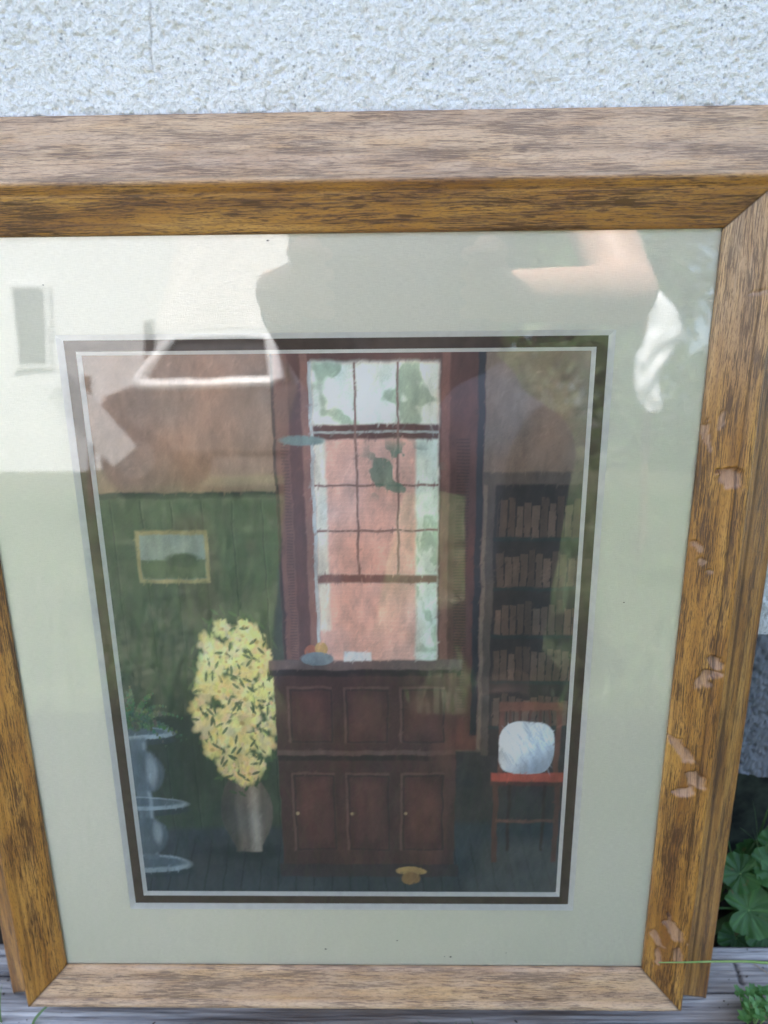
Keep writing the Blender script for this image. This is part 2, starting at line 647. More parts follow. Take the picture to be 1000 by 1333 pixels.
# profile: u outward from the sight edge, h above the mat plane
raw = [(0.0, 0.02), (0.0, 0.10), (0.035, 0.145), (0.30, 0.25), (0.66, 0.392), (0.695, 0.392), (0.73, 0.418), (0.78, 0.45),
       (0.83, 0.478), (0.875, 0.490), (0.92, 0.478), (0.95, 0.44), (0.965, 0.36), (0.985, 0.10), (1.02, -0.07), (1.09, -0.145),
       (1.22, -0.26), (1.40, -0.415), (1.435, -0.465), (1.475, -0.48), (1.52, -0.52), (1.80, -0.765), (1.98, -0.925), (2.08, -1.00),
       (2.15, -1.04), (2.19, -1.07), (2.19, -1.10), (1.0, -1.10), (0.3, -1.10)]
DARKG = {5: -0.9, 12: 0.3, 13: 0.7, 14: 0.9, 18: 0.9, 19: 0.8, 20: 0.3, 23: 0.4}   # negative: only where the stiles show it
prof, arc, dk = [], [], []
acc = 0.0
for i, (u, hh) in enumerate(raw):
    if i:
        pu, ph = raw[i - 1]
        L = math.hypot(u - pu, hh - ph)
        k = max(1, int(L / 0.035)) if i < 26 else 1
        for j in range(1, k + 1):
            f = j / k
            prof.append((pu + (u - pu) * f, ph + (hh - ph) * f))
            arc.append(acc + L * f)
            dk.append(DARKG.get(i, 0) if j == k else 0)
        acc += L
    else:
        prof.append((u, hh)); arc.append(0.0); dk.append(0)
prof = np.array(prof)
arc = np.array(arc)
dk = np.array(dk)

# dents down the right-hand side: (distance down from top sight edge, u, half length, half width, turn, depth)
DENTS = [(4.74, 0.58, 0.22, 0.17, 0.0, 0.085), (8.81, 0.70, 0.19, 0.13, 0.05, 0.07), (9.24, 0.55, 0.24, 0.13, -0.12, 0.06),
         (11.10, 0.30, 0.40, 0.12, 0.38, 0.07), (11.78, 0.60, 0.24, 0.17, 0.15, 0.075), (12.15, 0.46, 0.13, 0.24, 0.45, 0.06),
         (16.05, 0.55, 0.36, 0.13, 0.38, 0.08), (16.76, 0.70, 0.20, 0.08, 0.2, 0.05), (16.38, 0.19, 0.26, 0.08, 0.5, 0.06),
         (16.98, 0.29, 0.24, 0.09, 0.45, 0.05), (6.22, 0.14, 0.15, 0.05, 0.6, 0.03), (3.95, 0.09, 0.35, 0.07, 0.1, 0.03),
         (6.55, 0.24, 0.09, 0.06, 0.9, 0.02), (6.75, 0.42, 0.05, 0.05, 0.4, 0.02), (3.6, 0.30, 0.25, 0.05, 0.15, 0.015),
         (1.15, 0.72, 0.03, 0.22, 0.1, 0.02)]


def moulding(name, side, seed):
    horiz = side in ('top', 'bottom')
    L0 = (SX1 - SX0) if horiz else (SY1 - SY0)
    n = int(L0 / (0.028 if side == 'right' else 0.07))
    t = np.linspace(0, 1, n)[:, None]
    u = prof[:, 0][None, :] + 0 * t
    hh = prof[:, 1][None, :] + 0 * t
    # the outer ledge is a little wider on the upright sides and the top
    u = u + {'top': 0.09, 'left': 0.07, 'right': 0.10, 'bottom': 0.0}[side] * sst(1.02, 2.1, u)
    s = t * (L0 + 2 * u) - u                   # from mitre to mitre
    gap = 0.004 if side in ('top', 'bottom') else 0.0
    s = np.clip(s, -u + gap, L0 + u - gap)
    hh = hh + (fbm(s * 1.1, u * 7, 3, seed) - 0.5) * 0.012 * (hh > -0.9)
    # long shallow hand-planed waviness
    hh = hh + (fbm(s * 0.35, u * 0, 2, seed + 11) - 0.5) * 0.02 * (hh > 0.2)
    wear = np.zeros_like(u)
    if side == 'right':
        for (d, uc, hl, hw, rot, dep) in DENTS:
            ds, du = (s - d), (u - uc)
            a = ds * math.cos(rot) + du * math.sin(rot)
            b = -ds * math.sin(rot) + du * math.cos(rot)
            wob = 1 + 1.1 * (fbm(s * 7, u * 9, 2, seed + 3) - 0.5)
            sk = b + 0.35 * a * math.sin(d * 9)
            q = np.maximum(np.abs(a) / hl + 0.25 * np.abs(sk) / hw, np.abs(sk) / hw + 0.22 * np.clip(a / hl * math.cos(d * 5), -1, 1)) * wob
            inside = 1 - sst(0.86, 1.04, q)
            # a chisel-like bite: deepest at its upper end, rising downwards, so its floor faces the sky
            hh = hh - inside * dep * (0.95 - 0.75 * np.clip(a / hl, -1, 1))
            wear = np.maximum(wear, inside * (0.55 + 0.5 * fbm(s * 4, u * 30, 3, seed + 9)))
    if side == 'top':
        P = np.stack([SX0 + s, SY1 + u, BZ + hh], -1)
    elif side == 'bottom':
        P = np.stack([SX0 + s, SY0 - u, BZ + hh], -1)
    elif side == 'left':
        P = np.stack([SX0 - u, SY1 - s, BZ + hh], -1)
    else:
        P = np.stack([SX1 + u, SY1 - s, BZ + hh], -1)
    P[..., 2] = np.maximum(P[..., 2], 0.0)
    o = grid_obj(name, P * IN, OAK, frame, flip=side in ('bottom', 'right'))
    G = np.stack([s + seed * 31.7, arc[None, :] + 0 * s + seed * 9.1, 0 * s], -1)
    attr(o, 'grain', 'FLOAT_VECTOR', G)
    attr(o, 'wear', 'FLOAT', wear)
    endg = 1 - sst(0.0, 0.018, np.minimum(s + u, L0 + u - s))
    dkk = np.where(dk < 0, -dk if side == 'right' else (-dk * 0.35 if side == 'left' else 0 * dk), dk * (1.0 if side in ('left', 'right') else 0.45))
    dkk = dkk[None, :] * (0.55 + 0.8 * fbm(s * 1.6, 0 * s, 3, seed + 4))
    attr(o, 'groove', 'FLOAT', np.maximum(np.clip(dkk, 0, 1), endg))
    # sky sheen painted into the wood colour: upward faces, top of right stile
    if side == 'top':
        sky_sheen = sst(0.84, 0.93, u)
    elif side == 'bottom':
        sky_sheen = 0.75 * (1 - sst(0.93, 0.96, u)) + 0.25 * sst(0.72, 0.8, u) * (1 - sst(0.9, 0.95, u))
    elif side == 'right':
        sky_sheen = 0.75 * (1 - sst(0.2, 4.5, s)) + 0 * u
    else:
        sky_sheen = 0 * u
    attr(o, 'sky_sheen', 'FLOAT', np.clip(sky_sheen * (0.55 + 0.75 * fbm(s * 1.5, u * 6, 3, seed + 7)), 0, 1))
    return o


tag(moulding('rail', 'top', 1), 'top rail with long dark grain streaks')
tag(moulding('rail', 'bottom', 2), 'pale bottom rail with painted-in sky sheen')
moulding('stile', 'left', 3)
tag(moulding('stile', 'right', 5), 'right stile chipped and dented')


def ring(name, x0, x1, y0, y1, X0, X1, Y0, Y1, z, mat, zi=None, seg=1):
    """flat (or bevelled) ring between an inner rectangle and an outer one"""
    zi = z if zi is None else zi
    v = [(X0, Y0, z), (X1, Y0, z), (X1, Y1, z), (X0, Y1, z), (x0, y0, zi), (x1, y0, zi), (x1, y1, zi), (x0, y1, zi)]
    f = [(0, 1, 5, 4), (1, 2, 6, 5), (2, 3, 7, 6), (3, 0, 4, 7)]
    return mesh_obj(name, [Vector(q) * IN for q in v], f, mat, frame)


def R_(i):    # rectangle inset by i inches from the 11 x 14 opening, in local inches
    return (-5.5 + i, 5.5 - i, 3.95 + i, 17.95 - i)


a = R_(0)
ring('mat_board', *a, SX0 - 0.25, SX1 + 0.25, SY0 - 0.25, SY1 + 0.25, BZ, MAT_CREAM)
ring('mat_bevel', *R_(0.115), *R_(0), BZ, MAT_CORE, zi=BZ - 0.08)
ring('inner_mat', *R_(0.335), *R_(-0.3), BZ - 0.087, MAT_BROWN)
ring('inner_mat_bevel', *R_(0.415), *R_(0.335), BZ - 0.087, MAT_CORE, zi=BZ - 0.15)
boxo('backing_board', Vector((0, (SY0 + SY1) / 2, BZ - 0.28)) * IN, Vector((SX1 - SX0 + 0.4, SY1 - SY0 + 0.4, 0.20)) * IN,
     simple('backing_card', (0.30, 0.24, 0.16), 0.9), frame)
gl = mesh_obj('glass', [Vector(q) * IN for q in ((SX0 - 0.2, SY0 - 0.2, BZ + 0.03), (SX1 + 0.2, SY0 - 0.2, BZ + 0.03),
                                                 (SX1 + 0.2, SY1 + 0.2, BZ + 0.03), (SX0 - 0.2, SY1 + 0.2, BZ + 0.03))],
              [(0, 1, 2, 3)], glass_material(), frame)
# specks of dirt caught under the glass
bm = bmesh.new()
for (x, y, r_) in ((-0.66, 2.72, 0.020), (2.5, 2.49, 0.022), (2.35, 2.50, 0.012), (1.15, 3.0, 0.016), (-5.6, 18.9, 0.012),
                   (-6.45, 19.64, 0.03), (-1.2, 19.66, 0.02), (3.9, 2.62, 0.010), (6.1, 12.2, 0.014)):
    bmesh.ops.create_icosphere(bm, subdivisions=1, radius=r_ * IN,
                               matrix=Matrix.Translation(Vector((x, y, BZ + 0.006)) * IN) @ Matrix.Diagonal((1.6, 0.8, 0.4, 1)))
sp = bm_obj('dirt_specks', bm, simple('dirt', (0.03, 0.025, 0.02), 0.9), frame)
sp['kind'] = 'stuff'


# the print itself: flat ink on paper, a plain still interior
def paint(U, Vv):
    wu = (fbm(U * 30, Vv * 36, 3, 21) - 0.5)
    wv = (fbm(U * 30, Vv * 36, 3, 31) - 0.5)
    u = U + wu * 0.006
    v = Vv + wv * 0.005
    C = np.zeros(U.shape + (3,))
    rg = random.Random(5)

    def dab(cu, cv, ru, rv, c, ang=0.0, a=1.0, soft=0.25):
        # one touch of the brush: only the cells it covers
        n0, n1 = U.shape
        R2 = max(ru, rv) * 1.3
        i0, i1 = max(0, int((cu - R2) * n0)), min(n0, int((cu + R2) * n0) + 2)
        j0, j1 = max(0, int((cv - R2) * n1)), min(n1, int((cv + R2) * n1) + 2)
        if i1 <= i0 or j1 <= j0:
            return
        uu, vv = U[i0:i1, j0:j1] - cu, Vv[i0:i1, j0:j1] - cv
        ca, sa = math.cos(ang), math.sin(ang)
        d = np.hypot((uu * ca + vv * sa) / ru, (-uu * sa + vv * ca) / rv)
        m = ((1 - sst(1 - soft, 1 + soft, d)) * a)[..., None]
        C[i0:i1, j0:j1] = C[i0:i1, j0:j1] * (1 - m) + np.asarray(c) * m

    def lay(mask, c, a=1.0):
        c = s2l(c) if not isinstance(c, np.ndarray) else c
        m = (mask * a)[..., None]
        C[:] = C * (1 - m) + c * m

    def rect(u0, u1, v0, v1, soft=0.0025):
        return (sst(u0 - soft, u0 + soft, u) * (1 - sst(u1 - soft, u1 + soft, u)) *
                sst(v0 - soft, v0 + soft, v) * (1 - sst(v1 - soft, v1 + soft, v)))

    def ell(cu, cv, ru, rv, soft=0.08):
        return 1 - sst(1 - soft, 1 + soft, np.hypot((u - cu) / ru, (v - cv) / rv))

    big = fbm(U * 5, Vv * 6, 4, 41)
    # plaster wall, tan above and olive lower down
    lay(np.ones_like(u), (150, 120, 100))
    lay(sst(0.10, 0.30, v), (142, 124, 88), 0.8)
    lay(sst(0.45, 0.7, big), (120, 96, 84), 0.6)
    lay(rect(-1, 0.38, 0.225, 2, 0.004), (62, 74, 56))
    lay(rect(-1, 0.38, 0.222, 0.232), (38, 46, 38))
    # tall wainscot boards
    for k in range(6):
        x = 0.03 + k * 0.062
        lay(rect(x, x + 0.003, 0.235, 0.9, 0.0015), (36, 44, 36), 0.8)
        lay(rect(x + 0.003, x + 0.006, 0.235, 0.9, 0.0015), (86, 96, 78), 0.4)
    lay(rect(0.16, 0.235, 0.26, 0.45, 0.02), (96, 66, 54), 0.45)
    lay(ell(0.12, 0.62, 0.20, 0.22, 0.7), (30, 42, 40), 0.75)
    # right wall
    lay(rect(0.76, 2, -1, 0.70), (124, 106, 92))
    lay(rect(0.74, 2, 0.69, 0.87, 0.006), (58, 52, 52))
    lay(sst(0.76, 0.78, u) * (1 - sst(0.18, 0.30, v)) * sst(0.4, 0.7, big), (134, 116, 100), 0.7)
    # window casing: plain square-headed sash window with shutters either side
    lay(rect(0.372, 0.79, -1, 0.69), (96, 58, 50))
    lay(rect(0.372, 0.378, -1, 0.69), (54, 34, 32))
    lay(rect(0.776, 0.79, -1, 0.66), (46, 44, 50))
    lay(rect(0.378, 0.405, -1, 0.55), (126, 84, 72), 0.8)
    for k in range(90):
        y = 0.14 + k * 0.0052
        if y < 0.62:
            lay(rect(0.735, 0.762, y, y + 0.0022, 0.001), (60, 38, 36), 0.75)
            lay(rect(0.388, 0.402, y, y + 0.0022, 0.001), (74, 46, 42), 0.6)
    lay(rect(0.43, 0.445, -1, 0.60), (142, 98, 84), 0.9)
    lay(rect(0.705, 0.722, -1, 0.64), (132, 86, 74), 0.9)
    # glass: pink wall across the way, pale sky over it
    lay(rect(0.452, 0.70, 0.022, 0.605), (206, 164, 150))
    lay(rect(0.452, 0.70, 0.022, 0.118, 0.006), (214, 224, 214))
    lay(rect(0.452, 0.70, 0.022, 0.118, 0.006) * sst(0.50, 0.60, fbm(U * 22, Vv * 26, 3, 51)), (134, 158, 128), 0.75)
    lay(rect(0.655, 0.70, 0.13, 0.605, 0.004), (206, 220, 206))
    lay(rect(0.655, 0.70, 0.26, 0.50, 0.004) * sst(0.45, 0.6, fbm(U * 60, Vv * 30, 3, 52)), (150, 176, 150), 0.8)
    lay(rect(0.452, 0.475, 0.13, 0.46, 0.004), (206, 218, 205), 0.75)
    lay(rect(0.475, 0.655, 0.40, 0.605, 0.03), (206, 160, 142), 0.7)
    bricks = rect(0.475, 0.655, 0.14, 0.60) * (np.abs((v / 0.0075) % 1 - 0.5) > 0.36)
    lay(bricks, (220, 184, 170), 0.22)
    lay(rect(0.452, 0.70, 0.116, 0.138), (92, 60, 54))
    lay(rect(0.452, 0.70, 0.1255, 0.129, 0.001), (168, 176, 172), 0.8)
    lay(rect(0.452, 0.70, 0.362, 0.376), (120, 82, 72))
    for x in (0.534, 0.617):
        lay(rect(x, x + 0.0045, 0.022, 0.365, 0.0015), (128, 96, 88))
    for y in (0.21, 0.285):
        lay(rect(0.452, 0.70, y, y + 0.0035, 0.0012), (128, 96, 88))
    lay(rect(0.445, 0.452, 0.022, 0.605, 0.001), (186, 196, 196), 0.8)
    lay(rect(0.43, 0.73, 0.60, 0.615), (120, 80, 70))
    # leaf shapes outside the panes
    lf = sst(0.60, 0.66, fbm(U * 46, Vv * 56, 2, 53)) * ell(0.62, 0.19, 0.075, 0.045, 0.4)
    lay(lf, (86, 122, 104), 0.85)
    # book shelves
    lay(rect(0.80, 2, 0.205, 0.70), (52, 44, 42))
    lay(rect(0.79, 2, 0.192, 0.212), (92, 80, 72))
    lay(rect(0.80, 0.815, 0.21, 0.70), (96, 84, 76), 0.8)
    for k, (y0, y1) in enumerate(((0.222, 0.30), (0.312, 0.385), (0.398, 0.47), (0.482, 0.555), (0.568, 0.64))):
        bi = np.floor(u / 0.0165 + 0.4 * np.sin(k * 7))
        rnd = _T[(bi.astype(int) * 7 + k * 13) & 255, k]
        ht = y0 + 0.008 + 0.018 * rnd
        m = rect(0.822, 2, y0, y1) * sst(-0.001, 0.001, v - ht)
        bc = s2l((98, 78, 66))[None, None] * (0.55 + 0.7 * rnd)[..., None]
        C[:] = C * (1 - m[..., None]) + bc * m[..., None]
        sh = (np.abs((u / 0.0165 + 0.4 * np.sin(k * 7)) % 1 - 0.5) > 0.42)
        lay(m * sh, (34, 28, 28), 0.8)
        lay(rect(0.815, 2, y1, y1 + 0.006), (44, 52, 50))
    # floor
    lay(sst(0.845, 0.865, v + 0.02 * u), (52, 58, 66))
    pl = np.abs(((u - 0.5) / (0.4 + 1.1 * v) * 34) % 1 - 0.5) > 0.45
    lay(sst(0.86, 0.9, v) * pl, (34, 38, 44), 0.7)
    lay(sst(0.86, 0.9, v) * sst(0.72, 0.9, u), (96, 92, 88), 0.45)
    # grey stoneware jar at far left
    prof_ = 0.022 + 0.050 * np.sin(np.clip((v - 0.66) / 0.30, 0, 1) * math.pi) ** 1.2 + 0.02 * np.exp(-((v - 0.60) / 0.012) ** 2) + 0.025 * sst(0.95, 0.975, v)
    jm = (1 - sst(prof_ - 0.004, prof_ + 0.004, np.abs(u - 0.035))) * sst(0.585, 0.59, v) * (1 - sst(0.975, 0.985, v))
    lay(jm * 0, (74, 88, 98))
    # tiered plant stand with a grey bowl at far left
    for (y, w_, hh_) in ((0.655, 0.085, 0.013), (0.80, 0.10, 0.014), (0.93, 0.095, 0.02)):
        lay(ell(0.03, y + 0.012, w_, hh_, 0.1), (44, 54, 62))
        lay(ell(0.03, y, w_, hh_, 0.1), (138, 150, 158))
        lay(ell(0.03, y - 0.003, w_ * 0.86, hh_ * 0.6, 0.2), (78, 90, 100))
    lay(rect(0.012, 0.05, 0.665, 0.92, 0.004) * (1 - ell(0.03, 0.80, 0.10, 0.014)), (92, 104, 114))
    lay(rect(0.04, 0.047, 0.675, 0.91, 0.004), (150, 160, 168), 0.6)
    lay(ell(0.03, 0.735, 0.052, 0.045, 0.1) * (1 - sst(0.77, 0.78, v)), (84, 96, 106))
    lay(ell(0.055, 0.73, 0.012, 0.03, 0.5), (164, 172, 178), 0.7)
    lay(ell(0.03, 0.868, 0.045, 0.04, 0.1), (76, 88, 98))
    lay(ell(0.052, 0.86, 0.010, 0.024, 0.5), (152, 162, 168), 0.6)
    for k in range(34):      # fern fronds
        az = rg.uniform(-2.9, -0.2)
        L_ = rg.uniform(0.05, 0.13)
        for q in range(12):
            f_ = q / 11
            x_ = 0.03 + math.cos(az) * L_ * f_
            y_ = 0.64 + math.sin(az) * L_ * 1.1 * f_ + 0.06 * f_ * f_
            gcol = s2l((rg.randint(52, 100), rg.randint(84, 124), rg.randint(60, 88)))
            dab(x_, y_, 0.010 * (1.1 - f_), 0.0028, gcol, az + 0.9)
            dab(x_, y_, 0.010 * (1.1 - f_), 0.0028, gcol * 0.7, az - 0.9)
    # tall urn of yellow flowers standing on the floor
    lay(ell(0.265, 0.905, 0.085, 0.016, 0.6), (24, 30, 36), 0.8)
    uw = 0.030 + 0.030 * np.sin(np.clip((v - 0.74) / 0.15, 0, 1) * math.pi)
    um = (1 - sst(uw - 0.003, uw + 0.003, np.abs(u - 0.265))) * sst(0.725, 0.73, v) * (1 - sst(0.90, 0.905, v))
    lay(um, (98, 88, 80))
    lay(um * (1 - sst(0.0, 0.022, np.abs(u - 0.283))), (168, 158, 146), 0.7)
    lay(um * (1 - sst(0.235, 0.25, u)), (50, 46, 46), 0.7)
    for k in range(420):
        a_, r_ = rg.uniform(0, 6.28), rg.random() ** 0.6
        cu_, cv_ = 0.262 + math.cos(a_) * r_ * 0.098, 0.60 + math.sin(a_) * r_ * 0.165
        sh_ = rg.uniform(0.6, 1.1)
        dab(cu_, cv_, rg.uniform(0.006, 0.016), rg.uniform(0.003, 0.005), s2l((62, 84, 54)) * sh_, rg.uniform(0, 3.1))
    for k in range(150):
        a_, r_ = rg.uniform(0, 6.28), rg.random() ** 0.55
        cu_, cv_ = 0.262 + math.cos(a_) * r_ * 0.088, 0.595 + math.sin(a_) * r_ * 0.155
        fs = rg.uniform(0.55, 1.5)
        lit = 0.72 + 0.28 * (math.cos(a_ + 0.9) * r_ * 0.5 + 0.5)
        npet = rg.choice((5, 7, 9, 11))
        for q in range(npet):
            pa = q * 6.283 / npet + rg.random() * 0.5
            pc = s2l((rg.randint(214, 242), rg.randint(198, 224), rg.randint(118, 168))) * lit
            dab(cu_ + math.cos(pa) * 0.009 * fs, cv_ + math.sin(pa) * 0.0075 * fs, rg.uniform(0.007, 0.010) * fs, 0.0052 * fs, pc, pa, 0.85, 0.5)
        if k % 2:
            dab(cu_, cv_, 0.0040 * fs, 0.0030 * fs, s2l((168, 138, 70)), 0, 0.8, 0.5)
        for q in range(2):
            dab(cu_ + rg.uniform(-.03, .03), cv_ + rg.uniform(-.04, .04), 0.010, 0.0028, s2l((70, 92, 58)) * rg.uniform(0.6, 1.1), rg.uniform(0, 3.1), 0.9)
    # low dark cabinet with three plain doors
    lay(rect(0.345, 0.745, 0.53, 0.955), (74, 46, 44))
    lay(rect(0.335, 0.755, 0.515, 0.535), (104, 84, 80))
    lay(rect(0.335, 0.755, 0.533, 0.545), (44, 28, 30))
    lay(rect(0.345, 0.745, 0.69, 0.70), (110, 84, 80), 0.7)
    lay(rect(0.345, 0.745, 0.70, 0.71), (40, 26, 28), 0.8)
    lay(rect(0.345, 0.745, 0.54, 0.955) * sst(0.45, 0.75, fbm(U * 16, Vv * 5, 4, 71)), (104, 66, 58), 0.65)
    for k in range(3):
        x0 = 0.372 + k * 0.124
        for (q0, q1) in ((0.565, 0.675), (0.735, 0.90)):
            lay(rect(x0, x0 + 0.10, q0, q1), (118, 84, 78), 0.65)
            lay(rect(x0 + 0.005, x0 + 0.10, q0 + 0.004, q1), (40, 24, 28), 0.8)
            lay(rect(x0 + 0.009, x0 + 0.095, q0 + 0.008, q1 - 0.004), (80, 48, 46))
            lay(rect(x0 + 0.02, x0 + 0.085, q0 + 0.02, q1 - 0.02, 0.01), (104, 64, 58), 0.5)
        lay(ell(x0 + 0.012, 0.82, 0.004, 0.0035, 0.3), (170, 150, 110), 0.8)
    lay(rect(0.335, 0.755, 0.93, 0.958), (58, 44, 48))
    # bowl of fruit and folded cloth on the cabinet
    lay(rect(0.50, 0.56, 0.500, 0.517), (206, 214, 218))
    lay(ell(0.43, 0.498, 0.014, 0.012), (176, 96, 62))
    lay(ell(0.452, 0.494, 0.014, 0.013), (190, 150, 80))
    lay(ell(0.442, 0.512, 0.035, 0.013), (120, 134, 140))
    # stool with a white cushion and a small brass dish on the floor
    for x in (0.84, 0.965):
        lay(rect(x, x + 0.012, 0.60, 0.74), (104, 64, 52))
    lay(rect(0.838, 0.979, 0.595, 0.612), (120, 76, 60))
    for x in (0.862, 0.884, 0.906, 0.928, 0.948):
        lay(rect(x, x + 0.005, 0.61, 0.74, 0.0015), (92, 56, 46))
    lay(rect(0.825, 0.99, 0.735, 0.755), (168, 74, 54))
    lay(rect(0.825, 0.99, 0.753, 0.762), (84, 50, 44))
    for x in (0.832, 0.972):
        lay(rect(x, x + 0.012, 0.76, 0.925), (92, 56, 48))
    lay(rect(0.865, 0.873, 0.76, 0.90), (56, 38, 36))
    lay(rect(0.945, 0.952, 0.76, 0.90), (56, 38, 36))
    lay(rect(0.84, 0.975, 0.832, 0.838), (112, 72, 62))
    ps = (np.abs((u - 0.902) / 0.062) ** 3.2 + np.abs((v - 0.685) / 0.052) ** 3.2)
    pm = 1 - sst(0.9, 1.1, ps)
    lay(pm, (206, 212, 216))
    lay(pm * sst(0.0, 1.0, (u - 0.90) / 0.06 * 0.5 + (v - 0.685) / 0.05 * 0.8), (122, 136, 152), 0.8)
    lay(pm * ell(0.885, 0.668, 0.03, 0.022, 0.7), (240, 242, 242), 0.8)
    for k in range(40):
        dab(rg.uniform(0.85, 0.955), rg.uniform(0.645, 0.728), 0.018, 0.0018, s2l((150, 162, 176)), rg.uniform(0.6, 1.2), 0.35)
    lay(ell(0.645, 0.945, 0.036, 0.009, 0.1), (170, 142, 84))
    lay(ell(0.645, 0.962, 0.022, 0.014, 0.1), (140, 108, 62))
    # small lamp shade hanging by the casing
    lay(ell(0.43, 0.14, 0.045, 0.008, 0.2), (110, 134, 132))
    # small framed landscape on the left-hand boards
    lay(rect(0.075, 0.225, 0.285, 0.375), (150, 132, 88))
    lay(rect(0.083, 0.217, 0.292, 0.368), (128, 138, 132))
    lay(rect(0.083, 0.217, 0.335, 0.368) , (70, 84, 58))
    lay(ell(0.17, 0.335, 0.035, 0.012, 0.3), (54, 68, 50))
    # brush strokes: small touches that pick up the paint under them
    for k in range(12000):
        cu_, cv_ = rg.random(), rg.random()
        i_, j_ = min(int(cu_ * U.shape[0]), U.shape[0] - 1), min(int(cv_ * U.shape[1]), U.shape[1] - 1)
        L_ = rg.uniform(0.0025, 0.0075)
        dab(cu_, cv_, L_, L_ * 0.30, C[i_, j_] * rg.uniform(0.78, 1.26), 1.2 + 2.2 * float(big[i_, j_]) + rg.uniform(-.5, .5), 0.45, 0.4)
    # ink grain
    st = fbm(U * 70, Vv * 34, 3, 81) - 0.5
    gr = _rs.rand(*U.shape) - 0.5
    st2 = fbm(U * 26 + Vv * 8, Vv * 22, 4, 85) - 0.5
    C *= (1 + 0.45 * st + 0.55 * st2 + 0.15 * (big - 0.5) + 0.12 * gr)[..., None]
    hue = (fbm(U * 12, Vv * 12, 3, 87) - 0.5)[..., None]
    C *= 1 + hue * np.array([0.35, 0.0, -0.30])
    C = (C * 0.87 + C.mean(-1, keepdims=True) * 0.13) * 1.42 + np.array([0.030, 0.036, 0.040])  # glass haze put into the ink: greyed colours, lifted blacks
    return np.clip(C, 0, 1)


NU, NV = 500, 640
Uu, Vv = np.meshgrid(np.linspace(0, 1, NU), np.linspace(0, 1, NV), indexing='ij')
PX = -5.5 + 0.30 + Uu * 10.40
PYl = 17.95 - 0.30 - Vv * 13.40
pr = grid_obj('print', np.stack([PX, PYl, 0 * PX + BZ - 0.155], -1) * IN, print_material(), frame, flip=True)
ink = np.ones(Uu.shape + (4,))
ink[..., :3] = paint(Uu, Vv)
attr(pr, 'ink', 'FLOAT_COLOR', ink)
tag(pr, 'printed picture of a quiet brown room with a window')

# ------------------------------------------------------------------ plants around the foot
def lobed_leaf(r, seed, cup=0.25):
    rnd = random.Random(seed)
    V, F = [], []
    n, rings_ = 60, 7
    V.append(Vector((0, 0, 0)))
    for j in range(1, rings_ + 1):
        f = j / rings_
        for k in range(n):
            a = 2 * math.pi * k / n
            lob = 1 + 0.13 * abs(math.cos(a * 2.5)) + 0.05 * abs(math.sin(a * 10 + seed))
            notch = 1 - 0.55 * math.exp(-((a - math.pi) / 0.25) ** 2)
            rr = r * f * (1 + (lob * notch - 1) * f)
            z = cup * r * f * f + 0.13 * r * abs(math.cos(a * 2.5)) * f + 0.09 * r * math.sin(a * 11 + seed) * f * f + 0.04 * r * rnd.uniform(-1, 1)
            V.append(Vector((rr * math.cos(a), rr * math.sin(a), z)))
    for k in range(n):
        F.append((0, 1 + k, 1 + (k + 1) % n))
    for j in range(rings_ - 1):
        for k in range(n):
            a = 1 + j * n + k
            b = 1 + j * n + (k + 1) % n
            F.append((a, a + n, b + n, b))
    return V, F


def leafy_plant(base, leaves, label, mat=LEAF_MALLOW, seed=0, name='mallow_plant'):
    root = empty(name, base)
    tag(root, label, 'plant')
    for i, (dx, dy, dz, r, tx, ty) in enumerate(leaves):
        V, F = lobed_leaf(r, seed + i)
        r = r * 0.80
        V, F = lobed_leaf(r, seed + i)
        M = Matrix.Translation((dx, dy, dz)) @ Matrix.Rotation(tx, 4, 'X') @ Matrix.Rotation(ty, 4, 'Y') @ Matrix.Rotation(i * 1.9, 4, 'Z')
        lf_ = mesh_obj('leaf', [M @ v for v in V], F, mat, root, smooth=True)
        vein = []
        for v in V:
            a_v = math.atan2(v.y, v.x)
            rr_ = math.hypot(v.x, v.y) / r
            vein.append(max(0.0, math.cos(a_v * 5)) ** 18 * (1 - 0.6 * rr_) + 0.7 * max(0.0, math.cos(a_v * 15 + 3 * rr_)) ** 8 * rr_ * 0.6)
        attr(lf_, 'vein', 'FLOAT', vein)
        bm = bmesh.new()
        c = Vector((dx, dy, dz))
        tube(bm, [(0, 0, 0), c * 0.5 + Vector((0, 0, 0.006)), c], [0.0012, 0.001, 0.0008], 6)
        bm_obj('stem', bm, STALK, root)
    return root


leafy_plant((0.318, 0.066, -0.035), [
    (-0.026, -0.012, 0.050, 0.021, 0.7, -0.1), (-0.014, -0.020, 0.034, 0.018, 0.9, 0.0), (0.014, -0.018, 0.040, 0.021, 0.85, 0.2),
    (0.022, 0.002, 0.068, 0.020, 0.5, 0.3), (-0.004, 0.004, 0.075, 0.020, 0.4, -0.2), (-0.030, 0.004, 0.070, 0.016, 0.5, -0.3),
    (0.040, -0.012, 0.055, 0.020, 0.6, 0.4), (-0.034, -0.020, 0.028, 0.015, 0.9, -0.2), (0.052, 0.004, 0.085, 0.02, 0.3, 0.2)],
    'round crinkled mallow leaves growing behind the board at the right corner')


def tuft(base, blades, label, mat=LEAF_GRASS, cat='grass'):
    root = empty('grass_tuft', base)
    tag(root, label, cat)
    for (h, w, lean, az, bend, dx, dy) in blades:
        V, F = [], []
        blade(V, F, (dx, dy, 0), h, w, lean, az, bend, 10)
        mesh_obj('blade', V, F, mat, root, smooth=True)
    return root


